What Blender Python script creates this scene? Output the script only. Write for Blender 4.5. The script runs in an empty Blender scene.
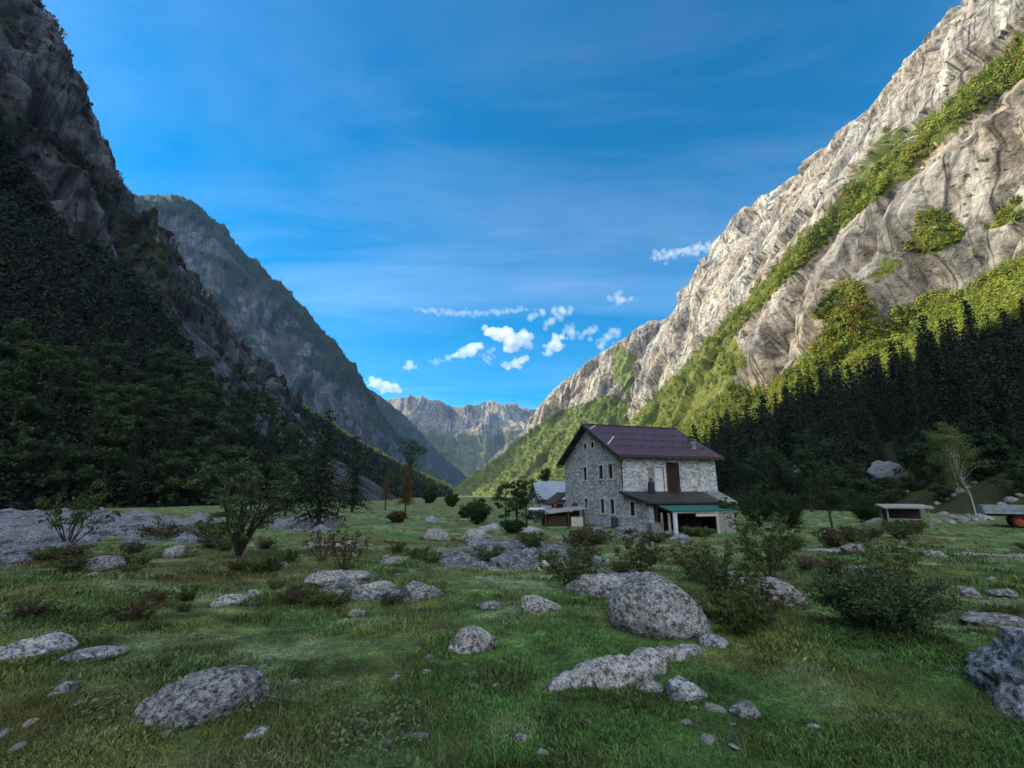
import bpy, bmesh, math, random
import numpy as np
from mathutils import Vector, Matrix

scene = bpy.context.scene
R = math.radians

# ------------------------------------------------------------------ camera
CAMZ = 1.6
FPX = 460.0
PITCH = R(13.5)
cam_d = bpy.data.cameras.new('camera')
cam = bpy.data.objects.new('camera', cam_d)
scene.collection.objects.link(cam)
cam.location = (0, 0, CAMZ)
cam.rotation_euler = (R(90) + PITCH, 0, 0)
cam_d.sensor_width = 36.0
cam_d.lens = 36.0 * FPX / 1024.0
cam_d.clip_start = 0.05
cam_d.clip_end = 30000
scene.camera = cam

# ------------------------------------------------------------------ light
SUN_EL = R(34.0)
SUN_AZ = R(-82.0)          # from +Y, negative = towards -X (left of the picture)
SDIR = Vector((math.sin(SUN_AZ) * math.cos(SUN_EL), math.cos(SUN_AZ) * math.cos(SUN_EL), math.sin(SUN_EL)))
sun_d = bpy.data.lights.new('sun', 'SUN')
sun_d.energy = 4.6
sun_d.angle = R(0.53)
sun_d.color = (1.0, 0.92, 0.74)
sun = bpy.data.objects.new('sun', sun_d)
scene.collection.objects.link(sun)
sun.rotation_euler = SDIR.to_track_quat('Z', 'Y').to_euler()

scene.view_settings.view_transform = 'Standard'
scene.view_settings.look = 'None'
scene.view_settings.exposure = 0.85
scene.view_settings.gamma = 1.0
scene.view_settings.use_curve_mapping = False
scene.render.engine = 'CYCLES'
scene.cycles.use_denoising = True
scene.cycles.max_bounces = 8
scene.cycles.diffuse_bounces = 3
scene.cycles.volume_bounces = 6
scene.cycles.transparent_max_bounces = 8

world = bpy.data.worlds.new('World')
scene.world = world
world.use_nodes = True


class NT:
    """small helper to write node trees"""
    def __init__(self, tree):
        self.t = tree
        tree.nodes.clear()

    def n(self, kind, **kw):
        nd = self.t.nodes.new(kind)
        for k, v in kw.items():
            if k.startswith('i_'):
                nd.inputs[k[2:].replace('_', ' ')].default_value = v
            else:
                setattr(nd, k, v)
        return nd

    def l(self, a, b):
        self.t.links.new(a, b)

    def math(self, op, a, b=None, c=None, clamp=False):
        nd = self.t.nodes.new('ShaderNodeMath')
        nd.operation = op
        nd.use_clamp = clamp
        for k, v in enumerate((a, b, c)):
            if v is None:
                continue
            if isinstance(v, (int, float)):
                nd.inputs[k].default_value = v
            else:
                self.l(v, nd.inputs[k])
        return nd.outputs[0]

    def ramp(self, fac, stops, interp='LINEAR'):
        nd = self.t.nodes.new('ShaderNodeValToRGB')
        cr = nd.color_ramp
        cr.interpolation = interp
        while len(cr.elements) < len(stops):
            cr.elements.new(0.5)
        for e, (p, c) in zip(cr.elements, stops):
            e.position = p
            e.color = (*c, 1) if isinstance(c, (tuple, list)) else (c, c, c, 1)
        self.l(fac, nd.inputs[0])
        return nd.outputs[0]

    def mix(self, fac, a, b, blend='MIX'):
        nd = self.t.nodes.new('ShaderNodeMix')
        nd.data_type = 'RGBA'
        nd.blend_type = blend
        for s, v in ((0, fac), (6, a), (7, b)):
            if isinstance(v, (int, float)):
                nd.inputs[s].default_value = v
            elif isinstance(v, tuple):
                nd.inputs[s].default_value = (*v, 1)
            else:
                self.l(v, nd.inputs[s])
        return nd.outputs[2]

    def noise(self, vec, scale, detail=4, rough=0.55, dist=0.0):
        nd = self.t.nodes.new('ShaderNodeTexNoise')
        nd.inputs['Scale'].default_value = scale
        nd.inputs['Detail'].default_value = detail
        nd.inputs['Roughness'].default_value = rough
        nd.inputs['Distortion'].default_value = dist
        if vec is not None:
            self.l(vec, nd.inputs['Vector'])
        return nd.outputs[0]

    def mapping(self, vec, scale=(1, 1, 1), rot=(0, 0, 0), loc=(0, 0, 0)):
        nd = self.t.nodes.new('ShaderNodeMapping')
        nd.inputs['Scale'].default_value = scale
        nd.inputs['Rotation'].default_value = rot
        nd.inputs['Location'].default_value = loc
        self.l(vec, nd.inputs['Vector'])
        return nd.outputs[0]


# ---- sky: Nishita plus thin high cirrus, and bright cloud added out of view, overhead and behind, as fill light
w = NT(world.node_tree)
w_out = w.n('ShaderNodeOutputWorld')
w_bg = w.n('ShaderNodeBackground')
SKY_STRENGTH = 0.13
w_bg.inputs['Strength'].default_value = SKY_STRENGTH
sky = w.n('ShaderNodeTexSky')
sky.sky_type = 'NISHITA'
sky.sun_disc = False
sky.sun_elevation = SUN_EL
sky.sun_rotation = SUN_AZ
sky.altitude = 1100
sky.air_density = 1.0
sky.dust_density = 0.8
sky.ozone_density = 2.5
hs = w.n('ShaderNodeHueSaturation')
hs.inputs['Hue'].default_value = 0.489
hs.inputs['Saturation'].default_value = 2.05
hs.inputs['Value'].default_value = 0.88
w.l(sky.outputs[0], hs.inputs['Color'])
tc = w.n('ShaderNodeTexCoord')
sep = w.n('ShaderNodeSeparateXYZ')
w.l(tc.outputs['Generated'], sep.inputs[0])
den = w.math('ADD', w.math('MAXIMUM', sep.outputs[2], 0.0), 0.12)
comb = w.n('ShaderNodeCombineXYZ')
w.l(w.math('DIVIDE', sep.outputs[0], den), comb.inputs[0])
w.l(w.math('DIVIDE', sep.outputs[1], den), comb.inputs[1])
plane = comb.outputs[0]
c1 = w.noise(w.mapping(plane, (0.6, 1.9, 1), (0, 0, R(-28))), 1.1, 9, 0.62, 0.5)
c2 = w.noise(w.mapping(plane, (0.35, 0.5, 1), (0, 0, R(20)), (3.1, 1.7, 0)), 0.9, 5, 0.5, 0.3)
cir = w.math('MULTIPLY', w.ramp(c1, [(0.38, 0.0), (0.80, 1.0)]), w.ramp(c2, [(0.34, 0.15), (0.66, 1.0)]))
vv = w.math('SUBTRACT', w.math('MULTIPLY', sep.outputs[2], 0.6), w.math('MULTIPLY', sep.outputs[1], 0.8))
fill_veil = w.math('MULTIPLY', w.ramp(vv, [(0.22, 0.0), (0.75, 1.0)]), w.ramp(c1, [(0.2, 0.55), (0.7, 1.0)]))
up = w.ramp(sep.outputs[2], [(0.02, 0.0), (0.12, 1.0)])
cmask = w.math('MULTIPLY', w.math('MAXIMUM', w.math('MULTIPLY', cir, 0.13), fill_veil), up, clamp=True)
CIRRUS_FILL = 12.5  # cloud brightness, set high so the added part fills the shaded valley
col = w.mix(cmask, hs.outputs[0], (CIRRUS_FILL * 0.93, CIRRUS_FILL * 0.97, CIRRUS_FILL * 1.05))
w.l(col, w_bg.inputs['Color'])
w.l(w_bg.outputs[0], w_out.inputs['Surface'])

# ------------------------------------------------------------------ numpy helpers
CP, SP = math.cos(PITCH), math.sin(PITCH)


def P(px, py, Y):
    """point at forward distance Y (metres along +Y) seen at a pixel"""
    x = px - 512.0
    u = 384.0 - py
    fw = FPX * CP - u * SP
    uz = u * CP + FPX * SP
    return np.array((x / fw * Y, Y, CAMZ + uz / fw * Y))


def project(v):
    v = np.asarray(v, dtype=np.float64)
    x, y, z = v[..., 0], v[..., 1], v[..., 2] - CAMZ
    f = y * CP + z * SP
    u = -y * SP + z * CP
    f = np.where(f > 0.1, f, 0.1)
    return 512 + FPX * x / f, 384 - FPX * u / f


def _h(ix, iy, iz, seed):
    n = (ix.astype(np.int64) * 374761393 + iy.astype(np.int64) * 668265263 + iz.astype(np.int64) * 2147483647 + seed * 974711) & 0xffffffff
    n = ((n ^ (n >> 13)) * 1274126177) & 0xffffffff
    n = ((n ^ (n >> 16)) * 2246822519) & 0xffffffff
    return ((n ^ (n >> 15)) & 0xffffff) / float(0xffffff)


def vnoise(x, y, z=0.0, seed=0):
    x, y, z = np.broadcast_arrays(np.asarray(x, float), np.asarray(y, float), np.asarray(z, float))
    x0, y0, z0 = np.floor(x), np.floor(y), np.floor(z)
    fx, fy, fz = x - x0, y - y0, z - z0
    fx = fx * fx * fx * (fx * (fx * 6 - 15) + 10)
    fy = fy * fy * fy * (fy * (fy * 6 - 15) + 10)
    fz = fz * fz * fz * (fz * (fz * 6 - 15) + 10)
    r = 0
    for a in (0, 1):
        for b in (0, 1):
            for c in (0, 1):
                wt = (fx if a else 1 - fx) * (fy if b else 1 - fy) * (fz if c else 1 - fz)
                r = r + wt * _h(x0 + a, y0 + b, z0 + c, seed)
    return r


def fbm(x, y, z=0.0, oct=5, seed=0, gain=0.5, lac=2.03):
    s, a, t = 0, 1.0, 0
    for k in range(oct):
        s = s + a * vnoise(x, y, z, seed + k * 17)
        t += a
        x, y, z = x * lac, y * lac, np.asarray(z) * lac
        a *= gain
    return s / t


def ridged(x, y, z=0.0, oct=4, seed=0, gain=0.55):
    s, a, t = 0, 1.0, 0
    for k in range(oct):
        s = s + a * (1 - np.abs(2 * vnoise(x, y, z, seed + k * 31) - 1))
        t += a
        x, y, z = x * 2.07, y * 2.07, np.asarray(z) * 2.07
        a *= gain
    return s / t


def slabs(a, b, seed, tilt=0.9, k=16.0):
    """rounded exfoliation slabs: every cell of a jittered grid is a tilted plane, blended over a narrow seam"""
    a, b = np.asarray(a, float), np.asarray(b, float)
    ia, ib = np.floor(a), np.floor(b)
    sw = np.zeros(a.shape)
    sv = np.zeros(a.shape)
    for da in (-1, 0, 1):
        for db in (-1, 0, 1):
            ca, cb = ia + da, ib + db
            z0 = np.zeros_like(ca)
            qa = ca + _h(ca, cb, z0, seed)
            qb = cb + _h(ca, cb, z0 + 1, seed)
            w_ = np.exp(-k * ((a - qa) ** 2 + (b - qb) ** 2)) + 1e-30
            v = _h(ca, cb, z0 + 2, seed) - 0.5 + tilt * ((_h(ca, cb, z0 + 3, seed) - .5) * (a - qa) + (_h(ca, cb, z0 + 4, seed) - .5) * (b - qb))
            sw += w_
            sv += w_ * v
    return sv / sw


def sstep(a, b, x):
    t = np.clip((x - a) / (b - a), 0, 1)
    return t * t * (3 - 2 * t)


def inpoly(px, py, poly):
    px, py = np.asarray(px), np.asarray(py)
    ins = np.zeros(px.shape, bool)
    n = len(poly)
    for i in range(n):
        x1, y1 = poly[i]
        x2, y2 = poly[(i + 1) % n]
        if y1 == y2:
            continue
        c = ((y1 > py) != (y2 > py)) & (px < (x2 - x1) * (py - y1) / (y2 - y1) + x1)
        ins ^= c
    return ins


def mesh_np(name, V, F, mats=(), smooth=False, attrs=None, midx=None):
    """mesh from arrays; F is an (m,k) array or a list of such arrays"""
    me = bpy.data.meshes.new(name)
    V = np.ascontiguousarray(V, dtype=np.float32)
    Fs = F if isinstance(F, list) else [F]
    Fs = [np.asarray(f, dtype=np.int32) for f in Fs if len(f)]
    me.vertices.add(len(V))
    me.vertices.foreach_set('co', V.ravel())
    loops = np.concatenate([f.ravel() for f in Fs])
    tot = np.concatenate([np.full(len(f), f.shape[1], np.int32) for f in Fs])
    start = np.concatenate(([0], np.cumsum(tot)[:-1])).astype(np.int32)
    me.loops.add(len(loops))
    me.loops.foreach_set('vertex_index', loops)
    me.polygons.add(len(tot))
    me.polygons.foreach_set('loop_start', start)
    me.polygons.foreach_set('loop_total', tot)
    if midx is not None:
        me.polygons.foreach_set('material_index', np.asarray(midx, np.int32))
    me.polygons.foreach_set('use_smooth', np.full(len(tot), smooth, bool))
    for k, a in (attrs or {}).items():
        a = np.asarray(a, np.float32)
        if a.ndim == 1:
            at = me.attributes.new(k, 'FLOAT', 'POINT')
            at.data.foreach_set('value', a)
        elif a.shape[1] == 3:
            at = me.attributes.new(k, 'FLOAT_VECTOR', 'POINT')
            at.data.foreach_set('vector', a.ravel())
        else:
            at = me.attributes.new(k, 'FLOAT_COLOR', 'POINT')
            at.data.foreach_set('color', a.ravel())
    for m in mats:
        me.materials.append(m)
    me.update()
    me.validate(clean_customdata=False)
    return me


def link(name, data, parent=None, loc=None, label=None, cat=None, group=None, kind=None):
    o = bpy.data.objects.new(name, data)
    scene.collection.objects.link(o)
    if parent is not None:
        o.parent = parent
    if loc is not None:
        o.location = loc
    if label:
        o['label'] = label
    if cat:
        o['category'] = cat
    if group:
        o['group'] = group
    if kind:
        o['kind'] = kind
    return o


def copy_thing(root, loc, rotz=0.0, scale=(1, 1, 1), label=None, rot=None):
    r = root.copy()
    scene.collection.objects.link(r)
    r.location = loc
    r.rotation_euler = rot if rot is not None else (0, 0, rotz)
    r.scale = scale
    if label:
        r['label'] = label
    for ch in list(root.children):
        c = ch.copy()
        scene.collection.objects.link(c)
        c.parent = r
    return r


class Geo:
    def __init__(self):
        self.V, self.F, self.A, self.n = [], {}, [], 0

    def add(self, v, f, a=None):
        v = np.asarray(v, float).reshape(-1, 3)
        f = np.asarray(f, int)
        self.F.setdefault(f.shape[1], []).append(f + self.n)
        self.V.append(v)
        self.n += len(v)
        if a is not None:
            self.A.append(np.broadcast_to(np.asarray(a, float), (len(v), 4)))
        return self

    def box(self, x0, x1, y0, y1, z0, z1):
        v = [(x, y, z) for z in (z0, z1) for y in (y0, y1) for x in (x0, x1)]
        return self.add(v, [(0, 2, 3, 1), (4, 5, 7, 6), (0, 1, 5, 4), (2, 6, 7, 3), (0, 4, 6, 2), (1, 3, 7, 5)])

    def beam(self, a, b, wd, ht, up=(0, 0, 1)):
        a, b = Vector(a), Vector(b)
        d = (b - a).normalized()
        s = d.cross(Vector(up))
        if s.length < 1e-4:
            s = d.cross(Vector((1, 0, 0)))
        s.normalize()
        u = s.cross(d).normalized()
        v = []
        for q in (a, b):
            for i, j in ((-1, -1), (1, -1), (1, 1), (-1, 1)):
                v.append(q + s * (i * wd / 2) + u * (j * ht / 2))
        return self.add([tuple(q) for q in v], [(0, 1, 2, 3), (7, 6, 5, 4), (0, 4, 5, 1), (1, 5, 6, 2), (2, 6, 7, 3), (3, 7, 4, 0)])

    def tube(self, pts, rad, sides=6):
        pts = np.asarray(pts, float)
        n = len(pts)
        rad = np.broadcast_to(np.asarray(rad, float), (n,))
        d = np.gradient(pts, axis=0)
        d /= np.linalg.norm(d, axis=1)[:, None] + 1e-9
        ref = np.array((0.31, 0.87, 0.23))
        s = np.cross(d, ref)
        s /= np.linalg.norm(s, axis=1)[:, None] + 1e-9
        t = np.cross(d, s)
        ang = np.linspace(0, 2 * np.pi, sides, endpoint=False)
        v = pts[:, None] + rad[:, None, None] * (np.cos(ang)[None, :, None] * s[:, None] + np.sin(ang)[None, :, None] * t[:, None])
        f = []
        for i in range(n - 1):
            for j in range(sides):
                k = (j + 1) % sides
                f.append((i * sides + j, i * sides + k, (i + 1) * sides + k, (i + 1) * sides + j))
        self.add(v.reshape(-1, 3), f)
        self.add([*v[-1], pts[-1]], [(j, (j + 1) % sides, sides) for j in range(sides)])
        return self

    def mesh(self, name, mat=None, smooth=False, bevel=0.0):
        V = np.concatenate(self.V)
        F = [np.concatenate(f) for f in self.F.values()]
        attrs = {'col': np.concatenate(self.A)} if self.A else None
        return mesh_np(name, V, F, [mat] if mat else [], smooth, attrs)

    def obj(self, name, mat, parent=None, smooth=False, **kw):
        return link(name, self.mesh(name, mat, smooth), parent, **kw)


def cards(rng, c, size, aspect=0.55, bias=None, face=None):
    """leaf shaped diamonds around the centres c"""
    n = len(c)
    a = rng.normal(size=(n, 3))
    if bias is not None:
        a = a * 0.6 + np.asarray(bias)
    a /= np.linalg.norm(a, axis=1)[:, None]
    if face is not None:
        fn = np.asarray(face) / (np.linalg.norm(face, axis=1)[:, None] + 1e-6) + rng.normal(size=(n, 3)) * .33
        a = np.cross(fn, rng.normal(size=(n, 3)))
        a /= np.linalg.norm(a, axis=1)[:, None] + 1e-9
    b = np.cross(a, rng.normal(size=(n, 3)) if face is None else fn)
    b /= np.linalg.norm(b, axis=1)[:, None] + 1e-9
    s = np.broadcast_to(np.asarray(size, float), (n,))[:, None]
    v = np.stack([c - a * s * .5, c + b * s * aspect * .5, c + a * s * .5, c - b * s * aspect * .5], 1).reshape(-1, 3)
    f = np.arange(4 * n).reshape(n, 4)
    return v, f


# ------------------------------------------------------------------ materials
def new_mat(name):
    m = bpy.data.materials.new(name)
    m.use_nodes = True
    t = NT(m.node_tree)
    out = t.n('ShaderNodeOutputMaterial')
    bs = t.n('ShaderNodeBsdfPrincipled')
    bs.inputs['Roughness'].default_value = 0.85
    bs.inputs['Specular IOR Level'].default_value = 0.25
    t.l(bs.outputs[0], out.inputs['Surface'])
    return m, t, bs, out


def bump(t, bs, height, strength=0.5, dist=0.1):
    b = t.n('ShaderNodeBump')
    b.inputs['Strength'].default_value = strength
    b.inputs['Distance'].default_value = dist
    t.l(height, b.inputs['Height'])
    t.l(b.outputs[0], bs.inputs['Normal'])


def pos(t):
    return t.n('ShaderNodeTexCoord').outputs['Object']


def plain(name, c, rough=0.8, var=0.25, scale=6.0, metal=0.0, bmp=0.15):
    m, t, bs, o = new_mat(name)
    n = t.noise(pos(t), scale, 6, 0.6)
    lo = tuple(x * (1 - var) for x in c)
    hi = tuple(min(1, x * (1 + var)) for x in c)
    t.l(t.ramp(n, [(0.3, lo), (0.7, hi)]), bs.inputs['Base Color'])
    bs.inputs['Roughness'].default_value = rough
    bs.inputs['Metallic'].default_value = metal
    if bmp:
        bump(t, bs, t.noise(pos(t), scale * 4, 4), bmp, 0.03)
    return m


def leaf_mat(name, stops, transl=0.35, attr=False):
    m, t, bs, o = new_mat(name)
    if attr:
        a = t.n('ShaderNodeAttribute', attribute_name='col')
        c = a.outputs['Color']
    else:
        g = t.n('ShaderNodeNewGeometry')
        oi = t.n('ShaderNodeObjectInfo')
        mixv = t.math('ADD', t.math('MULTIPLY', g.outputs['Random Per Island'], 0.6), t.math('MULTIPLY', oi.outputs['Random'], 0.4))
        c = t.ramp(mixv, stops)
    t.l(c, bs.inputs['Base Color'])
    bs.inputs['Roughness'].default_value = 0.65
    tr = t.n('ShaderNodeBsdfTranslucent')
    t.l(c, tr.inputs['Color'])
    mx = t.n('ShaderNodeMixShader')
    mx.inputs[0].default_value = transl
    t.l(bs.outputs[0], mx.inputs[1])
    t.l(tr.outputs[0], mx.inputs[2])
    t.l(mx.outputs[0], o.inputs['Surface'])
    return m


def cliff_mat(name, light, dark, warm, green, green2, sx=1.0, bmp=1.0, lean=1.0):
    """granite wall: streaks along the fall line, joints, vegetation where the attribute says so"""
    m, t, bs, o = new_mat(name)
    st = t.n('ShaderNodeAttribute', attribute_name='st').outputs['Vector']
    p = pos(t)
    veg = t.n('ShaderNodeAttribute', attribute_name='veg').outputs['Fac']
    streak = t.noise(t.mapping(st, (0.030 * sx, 0.010 * sx, 1)), 1.0, 8, 0.58, 0.25)
    blot = t.noise(p, 0.012 * sx, 7, 0.62)
    fine = t.noise(p, 0.16 * sx, 8, 0.68, 0.4)
    c = t.ramp(streak, [(0.40, dark), (0.485, tuple((a + b) / 2 for a, b in zip(dark, light))), (0.57, light)])
    c = t.mix(t.ramp(blot, [(0.45, 0.0), (0.56, 0.8)]), c, warm)
    c = t.mix(0.8, c, t.ramp(fine, [(0.39, 0.30), (0.48, 0.9), (0.56, 1.1), (0.63, 1.35)]), 'MULTIPLY')
    vo = t.n('ShaderNodeTexVoronoi')
    vo.feature = 'DISTANCE_TO_EDGE'
    warp = t.n('ShaderNodeVectorMath', operation='ADD')
    nz = t.n('ShaderNodeTexNoise')
    nz.inputs['Scale'].default_value = 0.03 * sx
    t.l(st, nz.inputs['Vector'])
    sc = t.n('ShaderNodeVectorMath', operation='SCALE')
    sc.inputs['Scale'].default_value = 3.0 / sx
    t.l(nz.outputs[1], sc.inputs[0])
    t.l(st, warp.inputs[0])
    t.l(sc.outputs[0], warp.inputs[1])
    t.l(t.mapping(st, (0.042 * sx, 0.011 * sx, 1), (0, 0, R(-26) * lean)), vo.inputs['Vector'])
    vo.inputs['Scale'].default_value = 1.0
    joint = t.ramp(vo.outputs['Distance'], [(0.0, 0.22), (0.03, 1.0)])
    vo2 = t.n('ShaderNodeTexVoronoi')
    vo2.feature = 'DISTANCE_TO_EDGE'
    vo2.inputs['Scale'].default_value = 1.0
    t.l(t.mapping(st, (0.14 * sx, 0.036 * sx, 1), (0, 0, R(-24) * lean)), vo2.inputs['Vector'])
    joint2 = t.ramp(vo2.outputs['Distance'], [(0.0, 0.30), (0.05, 1.0)])
    stain = t.noise(t.mapping(st, (0.16 * sx, 0.010 * sx, 1), (0, 0, R(-4) * lean)), 1.0, 6, 0.6, 0.3)
    c = t.mix(0.75, c, t.ramp(stain, [(0.40, 0.40), (0.47, 0.95), (0.55, 1.0), (0.62, 1.45)]), 'MULTIPLY')
    gate = t.noise(p, 0.02 * sx, 4, 0.6)
    c = t.mix(t.ramp(gate, [(0.40, 0.1), (0.54, 1.0)]), c, t.mix(1.0, c, joint, 'MULTIPLY'))
    c = t.mix(t.ramp(t.noise(p, 0.035 * sx, 5, 0.65), [(0.42, 0.1), (0.56, 0.9)]), c, t.mix(1.0, c, joint2, 'MULTIPLY'))
    gn = t.noise(p, 0.09 * sx, 7, 0.65)
    gcol = t.mix(t.ramp(gn, [(0.42, 0.0), (0.58, 1.0)]), green, green2)
    vf = t.math('ADD', veg, t.math('MULTIPLY', t.math('SUBTRACT', t.noise(p, 0.05 * sx, 8, 0.7), 0.5), 1.1))
    gcol = t.mix(t.ramp(veg, [(0.55, 0.0), (0.75, 1.0)]), gcol, gcol)
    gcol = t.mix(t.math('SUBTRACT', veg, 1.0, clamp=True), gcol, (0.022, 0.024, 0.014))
    vm = t.ramp(vf, [(0.44, 0.0), (0.56, 1.0)])
    c = t.mix(vm, c, gcol)
    t.l(c, bs.inputs['Base Color'])
    bs.inputs['Roughness'].default_value = 0.9
    h = t.math('ADD', t.math('MULTIPLY', streak, 1.0), t.math('ADD', t.math('MULTIPLY', fine, 1.3), t.math('ADD', t.math('MULTIPLY', joint, 0.35), t.math('MULTIPLY', joint2, 0.2))))
    bump(t, bs, h, 0.85 * bmp, 3.5 / sx)
    return m


def granite_mat(name, base=(0.23, 0.235, 0.245), darkc=(0.045, 0.045, 0.05), sc=1.0):
    m, t, bs, o = new_mat(name)
    p = pos(t)
    oi = t.n('ShaderNodeObjectInfo')
    ad = t.n('ShaderNodeVectorMath', operation='ADD')
    cx = t.n('ShaderNodeCombineXYZ')
    t.l(t.math('MULTIPLY', oi.outputs['Random'], 37.0), cx.inputs[0])
    t.l(p, ad.inputs[0])
    t.l(cx.outputs[0], ad.inputs[1])
    q = ad.outputs[0]
    big = t.noise(q, 2.6 * sc, 6, 0.62, 0.4)
    med = t.noise(q, 21 * sc, 8, 0.74)
    spk = t.noise(q, 70 * sc, 4, 0.75)
    c = t.ramp(big, [(0.32, tuple(x * 0.55 for x in base)), (0.5, base), (0.68, tuple(min(1, x * 1.35) for x in base))])
    c = t.mix(t.ramp(med, [(0.50, 0.0), (0.56, 0.9)]), c, darkc)
    c = t.mix(t.ramp(med, [(0.41, 0.85), (0.45, 0.0)]), c, (0.40, 0.44, 0.43))
    c = t.mix(t.ramp(t.noise(q, 7 * sc, 5, 0.6, 0.5), [(0.60, 0.0), (0.66, 0.6)]), c, (0.26, 0.30, 0.20))
    c = t.mix(0.75, c, t.ramp(spk, [(0.42, 0.45), (0.5, 0.95), (0.57, 1.35)]), 'MULTIPLY')
    c = t.mix(1.0, c, t.ramp(oi.outputs['Random'], [(0.0, (0.62, 0.64, 0.68)), (0.5, (0.9, 0.9, 0.88)), (1.0, (1.12, 1.08, 1.02))]), 'MULTIPLY')
    t.l(c, bs.inputs['Base Color'])
    bs.inputs['Roughness'].default_value = 0.92
    bump(t, bs, t.math('ADD', med, t.math('MULTIPLY', spk, 0.6)), 0.7, 0.04 / sc)
    return m


def ground_mat():
    m, t, bs, o = new_mat('meadow_turf')
    p = pos(t)
    a = t.n('ShaderNodeAttribute', attribute_name='col').outputs['Color']
    gv = t.n('ShaderNodeAttribute', attribute_name='gravel').outputs['Fac']
    n1 = t.noise(p, 3.0, 8, 0.7)
    n2 = t.noise(p, 22.0, 6, 0.7)
    c = t.mix(0.8, a, t.ramp(n1, [(0.40, 0.5), (0.5, 1.0), (0.60, 1.5)]), 'MULTIPLY')
    c = t.mix(0.7, c, t.ramp(n2, [(0.41, 0.4), (0.5, 1.0), (0.58, 1.6)]), 'MULTIPLY')
    vo = t.n('ShaderNodeTexVoronoi')
    vo.inputs['Scale'].default_value = 3.2
    t.l(p, vo.inputs['Vector'])
    gc = t.ramp(vo.outputs['Color'], [(0.0, (0.07, 0.08, 0.10)), (0.5, (0.15, 0.165, 0.20)), (1.0, (0.26, 0.28, 0.32))])
    gc = t.mix(0.7, gc, t.ramp(vo.outputs['Distance'], [(0.15, 1.0), (0.6, 0.35)]), 'MULTIPLY')
    gm = t.ramp(t.math('ADD', gv, t.math('MULTIPLY', t.math('SUBTRACT', t.noise(p, 0.9, 7, 0.7), 0.5), 0.9)), [(0.45, 0.0), (0.58, 1.0)])
    c = t.mix(gm, c, gc)
    t.l(c, bs.inputs['Base Color'])
    bs.inputs['Roughness'].default_value = 0.95
    bump(t, bs, t.math('ADD', n1, n2), 0.6, 0.12)
    return m


def stone_wall_mat(name, scale=3.4, tint=(1, 1, 1)):
    m, t, bs, o = new_mat(name)
    p = pos(t)
    nz = t.n('ShaderNodeTexNoise')
    nz.inputs['Scale'].default_value = 2.0
    t.l(p, nz.inputs['Vector'])
    mx = t.n('ShaderNodeMix', data_type='VECTOR')
    mx.inputs[0].default_value = 0.12
    t.l(p, mx.inputs[4])
    t.l(nz.outputs[1], mx.inputs[5])
    q = t.mapping(mx.outputs[1], (1, 1, 1.7))
    v1 = t.n('ShaderNodeTexVoronoi')
    v1.inputs['Scale'].default_value = scale
    t.l(q, v1.inputs['Vector'])
    v2 = t.n('ShaderNodeTexVoronoi', feature='DISTANCE_TO_EDGE')
    v2.inputs['Scale'].default_value = scale
    t.l(q, v2.inputs['Vector'])
    sepc = t.n('ShaderNodeSeparateColor')
    t.l(v1.outputs['Color'], sepc.inputs[0])
    k = tint
    stops = [(0.0, (0.17 * k[0], 0.17 * k[1], 0.18 * k[2])), (0.3, (0.30 * k[0], 0.31 * k[1], 0.32 * k[2])),
             (0.65, (0.42 * k[0], 0.43 * k[1], 0.43 * k[2])), (1.0, (0.58 * k[0], 0.58 * k[1], 0.57 * k[2]))]
    c = t.ramp(sepc.outputs[0], stops)
    c = t.mix(0.6, c, t.ramp(t.noise(p, 14, 6, 0.7), [(0.3, 0.5), (0.6, 1.15)]), 'MULTIPLY')
    mort = t.ramp(v2.outputs['Distance'], [(0.015, 1.0), (0.06, 0.0)])
    c = t.mix(mort, c, (0.40 * k[0], 0.40 * k[1], 0.385 * k[2]))
    big = t.noise(p, 0.5, 5, 0.6)
    c = t.mix(0.6, c, t.ramp(big, [(0.3, 0.7), (0.6, 1.1)]), 'MULTIPLY')
    t.l(c, bs.inputs['Base Color'])
    bs.inputs['Roughness'].default_value = 0.95
    bump(t, bs, v2.outputs['Distance'], 0.6, 0.06)
    return m


def roof_mat(name, ca, cb, cc, rows=4.2, axis=(0, 1, 0), rough=0.55):
    m, t, bs, o = new_mat(name)
    p = pos(t)
    wv = t.n('ShaderNodeTexWave', wave_type='BANDS', bands_direction='X')
    wv.inputs['Scale'].default_value = rows
    wv.inputs['Distortion'].default_value = 0.6
    t.l(p, wv.inputs['Vector'])
    wy = t.n('ShaderNodeTexWave', wave_type='BANDS', bands_direction='Y')
    wy.inputs['Scale'].default_value = rows * 0.35
    wy.inputs['Distortion'].default_value = 0.5
    t.l(p, wy.inputs['Vector'])
    big = t.noise(t.mapping(p, (0.5, 1.2, 1)), 0.9, 6, 0.65)
    c = t.ramp(big, [(0.3, ca), (0.5, cb), (0.7, cc)])
    c = t.mix(0.5, c, t.ramp(wy.outputs[0], [(0.0, 0.55), (0.2, 1.0)]), 'MULTIPLY')
    t.l(c, bs.inputs['Base Color'])
    bs.inputs['Roughness'].default_value = rough
    bump(t, bs, t.math('ADD', wv.outputs[0], wy.outputs[0]), 0.5, 0.05)
    return m


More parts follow.
